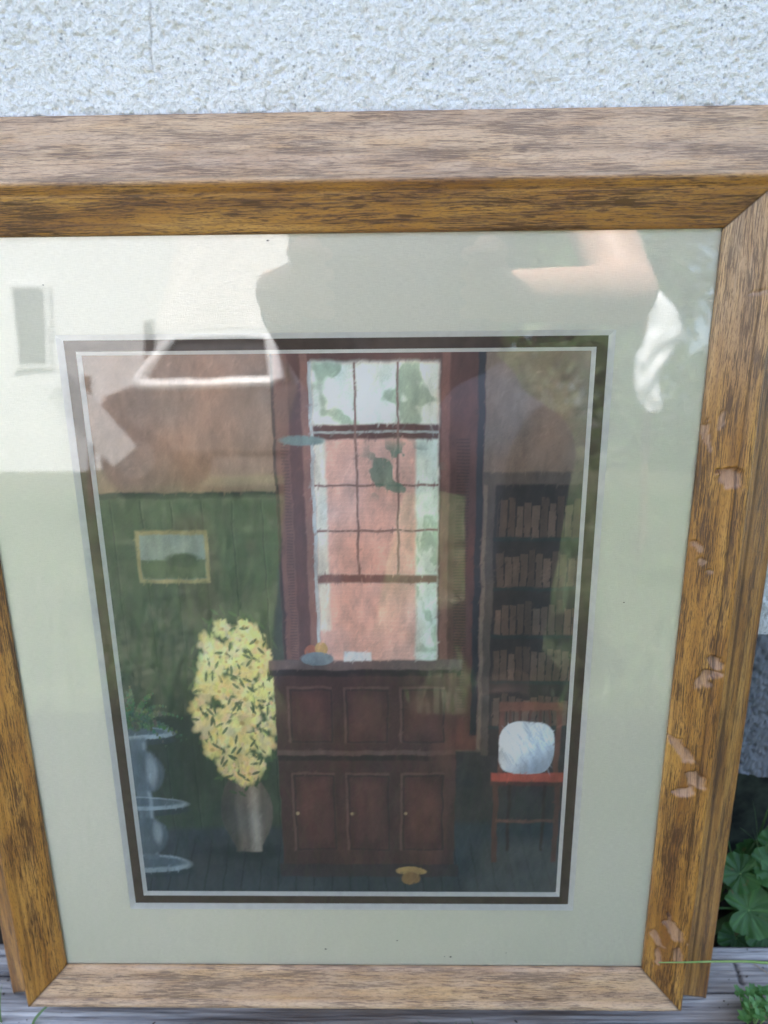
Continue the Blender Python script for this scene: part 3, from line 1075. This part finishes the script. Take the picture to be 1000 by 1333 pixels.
tuft((0.312, 0.078, -0.035), [(0.14, 0.007, 0.22, 2.9, 0.5, 0.004, -0.01), (0.13, 0.006, 0.35, 0.3, 0.6, -0.012, -0.012), (0.12, 0.008, 1.3, 0.15, 0.7, -0.05, -0.02), (0.11, 0.007, 1.2, 3.0, 0.8, 0.05, -0.02), (0.135, 0.006, 0.30, 2.6, 0.5, -0.01, 0), (0.12, 0.003, 0.5, 0.4, 0.4, -0.03, 0.005),
                              (0.15, 0.004, 0.25, 3.6, 0.6, 0.02, -0.008), (0.10, 0.005, 0.9, 0.1, 1.0, -0.045, 0),
                              (0.09, 0.005, 1.0, 3.3, 1.0, 0.045, -0.01), (0.16, 0.003, 0.3, 1.2, 0.4, 0.03, 0.006),
                              (0.12, 0.003, 0.6, 0.2, 0.8, -0.05, 0.003)],
     'long arching grass blades in the dark gap below the wall on the right')
leafy_plant((0.345, 0.096, -0.035), [
    (-0.020, -0.010, 0.075, 0.020, 0.6, -0.3), (0.0, -0.004, 0.092, 0.018, 0.9, 0.1), (-0.042, -0.006, 0.060, 0.017, 0.8, 0.2), (0.02, -0.01, 0.07, 0.02, 0.7, 0.3)],
    'darker mallow leaves deep in the gap against the foundation', seed=20)
tuft((0.322, 0.100, -0.03), [(0.13, 0.006, 0.15, 2.8, 0.6, 0.0, 0.0), (0.12, 0.005, 0.4, 3.4, 0.6, 0.012, 0.0), (0.115, 0.004, 0.5, 0.2, 0.6, -0.02, 0.002),
                              (0.10, 0.006, 1.1, 3.3, 0.8, 0.03, 0.0), (0.125, 0.003, 0.2, 1.0, 0.3, -0.008, 0.0)],
     'taller grass blades standing against the dark foundation at right')
tuft((-0.318, 0.052, -0.035), [(0.075, 0.006, 0.5, 3.6, 0.5, 0.0, 0), (0.065, 0.008, 0.6, 4.0, 0.8, -0.012, 0), (0.09, 0.005, 0.3, 2.6, 0.5, -0.02, 0.01),
                               (0.08, 0.008, 0.4, 3.3, 0.6, -0.028, 0.01), (0.06, 0.007, 0.9, 3.6, 0.9, 0.006, -0.004),
                               (0.05, 0.006, 0.8, 5.0, 0.9, 0.012, -0.004), (0.07, 0.006, 0.7, 0.3, 0.9, -0.04, 0.0)],
     'small green grass tuft behind the board beside the left stile')
tuft((-0.250, -0.0180, -0.002), [(0.030, 0.0022, 0.5, 2.1, 0.5, 0, 0), (0.034, 0.002, 0.4, 1.2, 0.4, 0.006, -0.002), (0.026, 0.0022, 0.8, 3.4, 0.7, -0.005, 0.001),
                                 (0.022, 0.003, 0.9, 0.6, 0.9, 0.028, -0.004), (0.028, 0.002, 0.6, 2.9, 0.6, -0.012, -0.004), (0.024, 0.003, 0.8, 4.2, 0.9, -0.004, -0.003)],
     'thin grass sprouting from the board under the lower left frame corner')
tuft((0.055, -0.036, -0.003), [(0.022, 0.0024, 0.9, 0.4, 0.8, 0, 0), (0.024, 0.0022, 0.8, 2.6, 0.8, 0.006, 0), (0.026, 0.002, 0.4, 1.5, 0.4, 0.012, 0),
                               (0.018, 0.0024, 1.0, 3.1, 0.9, -0.01, 0), (0.02, 0.002, 1.0, 0.1, 0.9, 0.024, 0), (0.019, 0.002, 0.7, 2.0, 0.9, 0.03, 0)],
     'low grass sprouting below the middle of the bottom rail')


def sprig(base, n, label, seed=0):
    rnd = random.Random(seed)
    root = empty('weed_sprig', base)
    tag(root, label, 'plant')
    for i in range(n):
        bx, by = rnd.uniform(-0.017, 0.017), rnd.uniform(-0.010, 0.010)
        hz_ = rnd.uniform(0.008, 0.022)
        bm = bmesh.new()
        tube(bm, [(bx * 0.5, by * 0.5, 0), (bx, by, hz_)], [0.0006, 0.0005], 5)
        bm_obj('stem', bm, STALK, root)
        V, F = [], []
        for k in range(7):
            az = k * 2.4 + rnd.random()
            L, w = rnd.uniform(0.0034, 0.0052), rnd.uniform(0.0017, 0.0024)
            d = Vector((math.cos(az), math.sin(az), 0.25 + 0.08 * k))
            s = Vector((-math.sin(az), math.cos(az), 0))
            c = Vector((bx, by, hz_ - 0.0015 + 0.0006 * k))
            i0 = len(V)
            V += [c, c + d * L * 0.45 - s * w, c + d * L * 0.5 - Vector((0, 0, 0.0004)), c + d * L * 0.45 + s * w, c + d * L]
            F += [(i0, i0 + 1, i0 + 2), (i0, i0 + 2, i0 + 3), (i0 + 1, i0 + 4, i0 + 2), (i0 + 2, i0 + 4, i0 + 3)]
        mesh_obj('leaf_whorl', V, F, LEAF_WEED, root, smooth=True)
    return root


sprig((0.274, -0.014, -0.002), 24, 'tiny leafy green weed on the board at lower right', 3)

# pale stalk reaching in from the right across the corner of the frame
root = empty('grass_stalk', loc2w(14.5, -1.2, 2.2))
tag(root, 'single pale green grass stalk lying across the lower right frame corner', 'grass stalk')
P0 = root.location.copy()
bm = bmesh.new()
pts = [loc2w(14.5, -1.2, 2.2), loc2w(12.6, 2.0, 2.1), loc2w(11.0, 3.02, 1.95), loc2w(9.9, 3.16, 1.85), loc2w(9.0, 3.13, 1.80), loc2w(8.2, 3.06, 1.76), loc2w(7.50, 2.98, 1.70)]
# smooth it
sm = []
for i in range(len(pts) - 1):
    a0 = pts[max(i - 1, 0)]; b0 = pts[i]; c0 = pts[i + 1]; d0 = pts[min(i + 2, len(pts) - 1)]
    for k in range(5):
        t_ = k / 5
        sm.append(0.5 * ((2 * b0) + (c0 - a0) * t_ + (2 * a0 - 5 * b0 + 4 * c0 - d0) * t_ ** 2 + (3 * b0 - a0 - 3 * c0 + d0) * t_ ** 3))
sm.append(pts[-1])
tube(bm, [p - P0 for p in sm], [0.0013 - 0.0010 * (i / len(sm)) for i in range(len(sm))], 6)
bm_obj('stalk', bm, STALK, root, smooth=True)

# a thin dry stem over the board at right
bm = bmesh.new()
tube(bm, [(0.286, 0.022, 0.0008), (0.291, 0.017, 0.0014), (0.298, 0.009, 0.0007)], [0.0004, 0.0004, 0.0003], 5)
dry = bm_obj('dry_straw', bm, simple('straw', (0.35, 0.26, 0.17), 0.8))
tag(dry, 'short dry straw lying on the board at right', 'straw')

bm = bmesh.new()
rc = random.Random(9)
for _ in range(90):
    x = rc.choice((rc.uniform(0.235, 0.32), rc.uniform(-0.30, -0.20), rc.uniform(-0.3, 0.3)))
    r_ = rc.uniform(0.00025, 0.0008)
    bmesh.ops.create_icosphere(bm, subdivisions=1, radius=r_, matrix=Matrix.Translation((x, rc.uniform(-0.03, 0.036), 0.0 + r_ * 0.2 - 0.0008))
                               @ Matrix.Rotation(rc.uniform(0, 3), 4, 'Z') @ Matrix.Diagonal((rc.uniform(1, 3), 1, 0.6, 1)))
cr_ = bm_obj('soil_crumbs', bm, simple('crumb', (0.07, 0.05, 0.035), 0.95, 0.5, 300))
tag(cr_, 'crumbs of soil and bark scattered on the grey board', 'debris', kind='stuff')

# ------------------------------------------------------------------ what the glass mirrors: the yard behind the photographer
WHITE = simple('white_siding', (0.64, 0.64, 0.65), 0.7, 0.04, 3)
SHING = simple('pale_shingle', (0.52, 0.49, 0.47), 0.85, 0.18, 6)
DARKW = simple('dark_boards', (0.10, 0.085, 0.08), 0.8, 0.2, 5)
PANE = simple('window_pane', (0.05, 0.055, 0.06), 0.08, 0.1, 3)

house = empty('white_house', (-8.2, -15.0, GZ))
tag(house, 'white clapboard house across the lawn, mirrored in the glass', 'house')
V, F = [], []
for k in range(46):                                   # clapboards
    z0, z1 = k * 0.13, (k + 1) * 0.13
    i0 = len(V)
    V += [Vector((-6, 0.008, z0)), Vector((4.1, 0.008, z0)), Vector((4.1, 0, z1)), Vector((-6, 0, z1))]
    F.append((i0 + 1, i0, i0 + 3, i0 + 2))
mesh_obj('siding', V, F, WHITE, house)
boxo('wall', (-0.95, -3.01, 3.0), (10.1, 6.0, 6.0), WHITE, house)
for wxp in (0.95, -2.4):
    f_ = boxo('window', (wxp, 0.05, 2.9), (0.80, 0.08, 1.7), WHITE, house, 0.01)
    boxo('pane', (wxp, 0.095, 2.9), (0.62, 0.02, 1.5), PANE, f_)
mesh_obj('roof', [(-6.6, 0.5, 5.9), (4.7, 0.5, 5.9), (4.7, -3, 8.4), (-6.6, -3, 8.4), (4.7, -6.5, 5.9), (-6.6, -6.5, 5.9)],
         [(0, 1, 2, 3), (3, 2, 4, 5)], SHING, house)

garage = empty('shingled_garage', (-2.75, -12.5, GZ))
tag(garage, 'low dark-walled garage with sunlit pale shingle roof, mirrored in the glass', 'garage')
boxo('wall', (0, -2.0, 1.2), (2.0, 4.0, 2.4), DARKW, garage)
V, F = [], []
for k in range(22):                                   # courses of shingles
    y0, z0 = 0.35 - k * 0.105, 2.36 + k * 0.125
    i0 = len(V)
    V += [Vector((-1.15, y0, z0 + 0.025)), Vector((1.15, y0, z0 + 0.025)), Vector((1.15, y0 - 0.12, z0 + 0.125)), Vector((-1.15, y0 - 0.12, z0 + 0.125)),
          Vector((1.15, y0, z0)), Vector((-1.15, y0, z0))]
    F += [(i0, i0 + 1, i0 + 2, i0 + 3), (i0 + 5, i0 + 4, i0 + 1, i0)]
rf = mesh_obj('roof', V, F, SHING, garage)

post = boxo('garden_post', (-2.98, -9.0, 0.95), (0.11, 0.11, 2.0), DARKW, None, 0.01)
tag(post, 'dark square post on the lawn, mirrored in the glass', 'post')


def pickup():
    t = empty('pickup_truck', (-1.75, -7.4, GZ))
    tag(t, 'dark brown pickup truck with white cab, mirrored in the glass', 'truck')
    paint_ = simple('brown_paint', (0.10, 0.085, 0.075), 0.35, 0.05, 3)
    whitep = simple('white_paint', (0.82, 0.82, 0.82), 0.3, 0.03, 3)
    rub = simple('tyre_rubber', (0.03, 0.03, 0.03), 0.8)
    steel = simple('steel', (0.10, 0.10, 0.10), 0.4)
    b = bmesh.new()
    sec = [(-1.02, 0.35), (2.2, 0.35), (2.2, 0.95), (0.9, 1.0), (-0.66, 1.02), (-0.98, 0.90)]
    vs = [[b.verts.new((x, y, z)) for x, z in sec] for y in (-0.8, 0.8)]
    b.faces.new(vs[0]); b.faces.new(vs[1][::-1])
    for i in range(6):
        j = (i + 1) % 6
        b.faces.new((vs[0][i], vs[1][i], vs[1][j], vs[0][j]))
    bmesh.ops.recalc_face_normals(b, faces=b.faces[:])
    bmesh.ops.bevel(b, geom=b.edges[:], offset=0.05, segments=3, affect='EDGES')
    bm_obj('body', b, paint_, t)
    # white cab as an open frame with glass
    b = bmesh.new()
    lo = [(-0.62, 1.03), (0.66, 1.03)]
    up = [(-0.32, 1.46), (0.60, 1.48)]
    for y in (-0.74, 0.74):
        yi = y * 0.86
        tube(b, [(lo[0][0], y, lo[0][1]), (up[0][0], yi, up[0][1])], [0.055, 0.05], 8)
        tube(b, [(lo[1][0], y, lo[1][1]), (up[1][0], yi, up[1][1])], [0.07, 0.06], 8)
        tube(b, [(lo[0][0], y, lo[0][1]), (lo[1][0], y, lo[1][1])], [0.055, 0.055], 8)
    box(b, (0.15, 0, 1.49), (1.00, 1.36, 0.07))
    bm_obj('cab_frame', b, whitep, t)
    for y in (-0.69, 0.69):
        mesh_obj('side_window', [(-0.59, y * 1.03, 1.05), (0.64, y * 1.03, 1.05), (0.57, y * 0.9, 1.46), (-0.31, y * 0.9, 1.46)], [(0, 1, 2, 3)], PANE, t)
    mesh_obj('windscreen', [(-0.63, -0.68, 1.05), (-0.63, 0.68, 1.05), (-0.33, 0.6, 1.46), (-0.33, -0.6, 1.46)], [(0, 1, 2, 3)], PANE, t)
    mesh_obj('rear_window', [(0.67, -0.68, 1.05), (0.67, 0.68, 1.05), (0.61, 0.6, 1.46), (0.61, -0.6, 1.46)], [(0, 1, 2, 3)], PANE, t)
    for x in (-0.62, 1.45):
        for y in (-0.74, 0.74):
            b = bmesh.new()
            bmesh.ops.create_cone(b, cap_ends=True, segments=28, radius1=0.33, radius2=0.33, depth=0.2,
                                  matrix=Matrix.Translation((x, y, 0.33)) @ Matrix.Rotation(R(90), 4, 'X'))
            bmesh.ops.bevel(b, geom=[e for e in b.edges], offset=0.02, segments=1, affect='EDGES')
            w_ = bm_obj('wheel', b, rub, t)
            b = bmesh.new()
            bmesh.ops.create_cone(b, cap_ends=True, segments=20, radius1=0.18, radius2=0.15, depth=0.23,
                                  matrix=Matrix.Translation((x, y, 0.33)) @ Matrix.Rotation(R(90), 4, 'X'))
            bm_obj('rim', b, steel, w_)
    return t


pickup()

# white board leaning on a short stake at left
lb = empty('white_board', (-2.0, -4.6, GZ))
tag(lb, 'white board leaning on a stake on the lawn, mirrored in the glass', 'board')
boxo('panel', (0.02, 0, 0.62), (0.22, 0.02, 0.62), WHITE, lb, 0.003, Matrix.Rotation(R(-38), 4, 'Y') @ Matrix.Rotation(R(-12), 4, 'X'))
boxo('stake', (-0.05, -0.12, 0.45), (0.04, 0.04, 0.95), BARK, lb, 0.003)

# white plastic bag hung on a stake at right
bagroot = empty('plastic_bag', (0.95, -2.35, GZ))
tag(bagroot, 'crumpled white plastic bag hung on a garden stake, mirrored in the glass', 'bag')
n, m = 26, 30
a_ = np.linspace(0, 2 * np.pi, m)[None, :] + np.zeros((n, 1))
t_ = np.linspace(0, 1, n)[:, None] + np.zeros((1, m))
rad = 0.045 * (0.35 + 1.0 * np.sin(np.pi * np.clip(t_ * 0.95, 0, 1)) ** 0.8) * (1 + 0.7 * (fbm(a_ * 1.4, t_ * 5, 3, 3) - 0.5) * 2)
rad[:, -1] = rad[:, 0]
bx_ = rad * np.cos(a_) + 0.03 * np.sin(t_ * 6)
P = np.stack([bx_, rad * np.sin(a_) * 0.7, 0.98 - t_ * 0.42], -1)
PLAST = simple('white_plastic', (0.82, 0.83, 0.84), 0.35, 0.04, 20)
grid_obj('bag', P, PLAST, bagroot, smooth=False)
stk = boxo('garden_stake', (0.95, -2.35 - 0.08, GZ + 0.55), (0.025, 0.025, 1.1), BARK, None, 0.002)
tag(stk, 'thin wooden stake holding the white bag on the lawn', 'stake')


# trees behind: tapered trunk, limbs, leaf-card crown
def crown_mesh(seed, rx, rz, n=5200):
    rnd = random.Random(seed)
    cl = [(Vector((rnd.gauss(0, rx * 0.45), rnd.gauss(0, rx * 0.4), rnd.uniform(-rz, rz) * 0.8)), rnd.uniform(0.25, 0.5) * rx) for _ in range(26)]
    V, F = [], []
    for _ in range(n):
        c, r = rnd.choice(cl)
        d = Vector((rnd.gauss(0, 1), rnd.gauss(0, 1), rnd.gauss(0, 1))).normalized()
        p = c + d * r * rnd.uniform(0.55, 1.05)
        nrm = (d + Vector((rnd.gauss(0, .5), rnd.gauss(0, .5), rnd.gauss(0, .5) + .4))).normalized()
        u = nrm.orthogonal().normalized(); w = nrm.cross(u)
        s = rnd.uniform(0.09, 0.18)
        i0 = len(V)
        V += [p - u * s, p - w * s * 0.5, p + u * s, p + w * s * 0.5]
        F.append((i0, i0 + 1, i0 + 2, i0 + 3))
    me = bpy.data.meshes.new('crown')
    me.from_pydata(V, [], F)
    me.materials.append(LEAF_TREE)
    return me


def trunk_mesh(h):
    bm = bmesh.new()
    tube(bm, [(0, 0, 0), (0.05, 0, h * 0.5), (0, 0.05, h)], [0.22, 0.16, 0.10], 10)
    for a in range(5):
        az = a * 1.3
        tube(bm, [(0, 0, h * 0.75), (math.cos(az) * 0.8, math.sin(az) * 0.8, h * 1.2), (math.cos(az) * 1.3, math.sin(az) * 1.3, h * 1.6)], [0.08, 0.05, 0.02], 6)
    me = bpy.data.meshes.new('trunk')
    bm.to_mesh(me); bm.free()
    me.materials.append(BARK)
    return me


crowns = [crown_mesh(1, 2.3, 2.2), crown_mesh(2, 2.0, 2.6)]
tm = trunk_mesh(2.4)
TREES = [(-0.3, -17, 'tree nearest the garage in the row behind the lawn'), (2.6, -15.5, 'second tree from the garage behind the lawn'),
         (5.6, -17.5, 'third tree from the garage behind the lawn'), (8.8, -15.5, 'fourth tree from the garage behind the lawn'),
         (12.2, -17, 'tree farthest from the garage behind the lawn'), (-12.8, -20, 'tree behind the far side of the white house')]
for i, (x, y, lb_) in enumerate(TREES):
    r0 = empty('tree', (x, y, GZ))
    r0.rotation_euler[2] = i * 1.3
    tag(r0, lb_, 'tree', 'trees behind the lawn')
    for nm, me, z in (('trunk', tm, 0), ('crown', crowns[i % 2], 3.9)):
        o = bpy.data.objects.new(nm, me)
        o.location = (0, 0, z)
        COL.objects.link(o)
        o.parent = r0
hedge = crown_mesh(5, 1.0, 1.0, 100)
V, F = [], []
for _ in range(16000):
    x = random.uniform(-1.3, 16)
    hh = 1.9 + 0.5 * float(vn(x * 0.9, 0.3, 4))
    z = random.uniform(0, hh)
    y = -12.6 + random.gauss(0, 0.25) - 0.2 * z
    s = random.uniform(0.05, 0.12)
    nrm = Vector((random.gauss(0, .6), 1, random.gauss(0.4, .6))).normalized()
    u = nrm.orthogonal().normalized(); w = nrm.cross(u)
    p = Vector((x, y, z + GZ)); i0 = len(V)
    V += [p - u * s, p - w * s * 0.5, p + u * s, p + w * s * 0.5]
    F.append((i0, i0 + 1, i0 + 2, i0 + 3))
hd = mesh_obj('hedge', V, F, LEAF_TREE)
tag(hd, 'dense green hedge along the far side of the lawn', 'hedge', kind='stuff')


# ------------------------------------------------------------------ the photographer, kneeling on the lawn, seen only in the glass
SKIN = NT('skin')
SKIN.col(SKIN.ramp(SKIN.noise(SKIN.coord(), 30, 3), [(0.3, (0.58, 0.34, 0.25)), (0.7, (0.68, 0.42, 0.32))]))
SKIN.set(Roughness=0.5, Subsurface_Weight=0.1)
SHIRT = simple('charcoal_shirt', (0.035, 0.036, 0.04), 0.9, 0.15, 60)
JEANS = simple('dark_jeans', (0.035, 0.045, 0.075), 0.9, 0.2, 80)
HAIR = simple('brown_hair', (0.07, 0.045, 0.03), 0.6, 0.3, 60)
person = empty('person', (0.05, -0.86, GZ))
tag(person, 'person in charcoal shirt and dark jeans kneeling with a phone, mirrored in the glass', 'person')
PP = person.location.copy()


def limbs(name, segs, mat, voxel, parent=person, extra=None, smooth_it=6):
    bm = bmesh.new()
    for (a, b, ra, rb) in segs:
        capsule(bm, Vector(a) - PP, Vector(b) - PP, ra, rb)
    if extra:
        extra(bm)
    o = bm_obj(name, bm, mat, parent, smooth=True)
    md = o.modifiers.new('remesh', 'REMESH')
    md.mode = 'VOXEL'
    md.voxel_size = voxel
    md.use_smooth_shade = True
    sm_ = o.modifiers.new('smooth', 'SMOOTH')
    sm_.iterations = smooth_it
    return o


g0 = GZ
ctr = cam.matrix_world.translation
camq = cam.matrix_world.to_3x3()


def cl(x, y, z):      # point near the phone: right, up, back in metres from the lens
    return ctr + camq @ Vector((x, y, z))


RW, LW = cl(0.105, -0.035, 0.055), cl(-0.125, -0.03, 0.055)
RE, LE = Vector((0.345, -0.62, 0.60)), Vector((-0.055, -0.66, 0.50))
RS, LS = Vector((0.255, -0.80, 0.97)), Vector((-0.09, -0.80, 0.97))
body = [((0.05, -0.88, 0.46), (0.08, -0.84, 0.72), 0.125, 0.125), ((0.08, -0.84, 0.72), (0.08, -0.81, 0.93), 0.135, 0.115),
        ((-0.05, -0.81, 0.95), (0.21, -0.81, 0.95), 0.075, 0.075), ((0.08, -0.80, 0.98), (0.06, -0.76, 1.12), 0.055, 0.052),
        (RS, RE, 0.052, 0.042), (RE, RW, 0.042, 0.027), (LS, LE, 0.052, 0.042), (LE, LW, 0.042, 0.027),
        ((0.15, -0.88, 0.42), (0.20, -0.62, g0 + 0.43), 0.09, 0.062), ((0.20, -0.62, g0 + 0.43), (0.19, -0.70, g0 + 0.07), 0.058, 0.042),
        ((0.19, -0.70, g0 + 0.05), (0.19, -0.54, g0 + 0.035), 0.038, 0.030),
        ((-0.05, -0.88, 0.42), (-0.10, -0.78, g0 + 0.07), 0.09, 0.062), ((-0.10, -0.78, g0 + 0.065), (-0.10, -1.16, g0 + 0.06), 0.058, 0.042),
        ((-0.10, -1.16, g0 + 0.06), (-0.10, -1.26, g0 + 0.05), 0.038, 0.030)]


def head_x(bm):
    c = Vector((0.05, -0.735, 1.20)) - PP
    rot = Matrix.Rotation(R(35), 4, 'X')
    for (off, s) in (((0, 0, 0.02), (0.076, 0.095, 0.10)), ((0, 0.035, -0.05), (0.055, 0.06, 0.062)), ((0, 0.098, -0.015), (0.012, 0.018, 0.022)),
                     ((0.077, 0, -0.01), (0.009, 0.018, 0.03)), ((-0.077, 0, -0.01), (0.009, 0.018, 0.03)), ((0, 0.085, -0.055), (0.024, 0.010, 0.008))):
        bmesh.ops.create_uvsphere(bm, u_segments=20, v_segments=12, radius=1,
                                  matrix=Matrix.Translation(c) @ rot.inverted() @ Matrix.Translation(off) @ Matrix.Diagonal((*s, 1)))


limbs('body', body, SKIN.m, 0.006, extra=head_x)
limbs('shirt', [((0.05, -0.88, 0.50), (0.08, -0.84, 0.72), 0.148, 0.145), ((0.08, -0.84, 0.72), (0.08, -0.81, 0.93), 0.15, 0.13),
                ((-0.05, -0.81, 0.95), (0.21, -0.81, 0.95), 0.088, 0.088), (RS, RS.lerp(RE, 0.5), 0.068, 0.066), (LS, LE, 0.066, 0.054), (LE, LE.lerp(LW, 0.85), 0.054, 0.036)],
      SHIRT, 0.008)
limbs('trousers', [((0.15, -0.88, 0.42), (0.20, -0.62, g0 + 0.43), 0.112, 0.078), ((0.20, -0.62, g0 + 0.43), (0.19, -0.70, g0 + 0.13), 0.076, 0.058),
                   ((-0.05, -0.88, 0.42), (-0.10, -0.78, g0 + 0.085), 0.112, 0.078), ((-0.10, -0.78, g0 + 0.08), (-0.10, -1.12, g0 + 0.075), 0.074, 0.058),
                   ((-0.03, -0.89, 0.45), (0.13, -0.89, 0.45), 0.125, 0.125)], JEANS, 0.008)
limbs('shoe', [((0.19, -0.73, g0 + 0.04), (0.19, -0.50, g0 + 0.035), 0.048, 0.040)], HAIR, 0.005)
limbs('shoe', [((-0.10, -1.17, g0 + 0.06), (-0.10, -1.32, g0 + 0.05), 0.048, 0.040)], HAIR, 0.005)


def hair_x(bm):
    c = Vector((0.05, -0.755, 1.235)) - PP
    bmesh.ops.create_uvsphere(bm, u_segments=20, v_segments=12, radius=1, matrix=Matrix.Translation(c) @ Matrix.Diagonal((0.086, 0.092, 0.095, 1)))


limbs('hair', [], HAIR, 0.006, extra=hair_x)
for sx in (-1, 1):
    bm = bmesh.new()
    bmesh.ops.create_uvsphere(bm, u_segments=10, v_segments=8, radius=0.010,
                              matrix=Matrix.Translation(Vector((0.05 + sx * 0.032, -0.662, 1.165)) - PP))
    bm_obj('eye', bm, simple('eye_white', (0.7, 0.7, 0.68), 0.2), person, smooth=True)
# hands: palm, four fingers and a thumb closing on the phone's ends
for sx, W in ((1, RW), (-1, LW)):
    segs = [(W, cl(sx * 0.090, -0.012, 0.034), 0.024, 0.026), (cl(sx * 0.095, -0.03, 0.036), cl(sx * 0.090, 0.018, 0.036), 0.017, 0.016)]
    for k in range(4):
        y = 0.022 - 0.019 * k
        L = (0.9, 1.0, 0.95, 0.8)[k]
        a = cl(sx * 0.092, y, 0.036); b = cl(sx * (0.092 - 0.030 * L), y + 0.002, 0.026); c = cl(sx * (0.092 - 0.010 * L), y, 0.012)
        q = cl(sx * (0.100), y, 0.022)
        segs += [(a, q, 0.0095, 0.0088), (q, c, 0.0088, 0.008), (c, cl(sx * (0.074 - 0.006 * L), y, 0.0065), 0.008, 0.0072)]
    segs += [(cl(sx * 0.100, -0.030, 0.040), cl(sx * 0.085, -0.036, 0.030), 0.013, 0.011), (cl(sx * 0.085, -0.036, 0.030), cl(sx * 0.062, -0.030, 0.024), 0.011, 0.009)]
    limbs('hand', segs, SKIN.m, 0.0028, smooth_it=3)
phone = empty('phone', cl(-0.0, -0.0, 0.0))
tag(phone, 'black phone held level in both hands, mirrored in the glass', 'phone')
phone.matrix_world = Matrix.Translation(cl(0, 0, 0)) @ camq.to_4x4()
black = simple('black_phone_case', (0.02, 0.02, 0.022), 0.35, 0.1, 30)
boxo('case', (0.0, -0.018, 0.0155), (0.155, 0.074, 0.009), black, phone, 0.003)
bm = bmesh.new()
tube(bm, [(0, 0, 0.0110), (0, 0, 0.0075)], [0.008, 0.008], 24)
bm_obj('camera_ring', bm, black, phone)
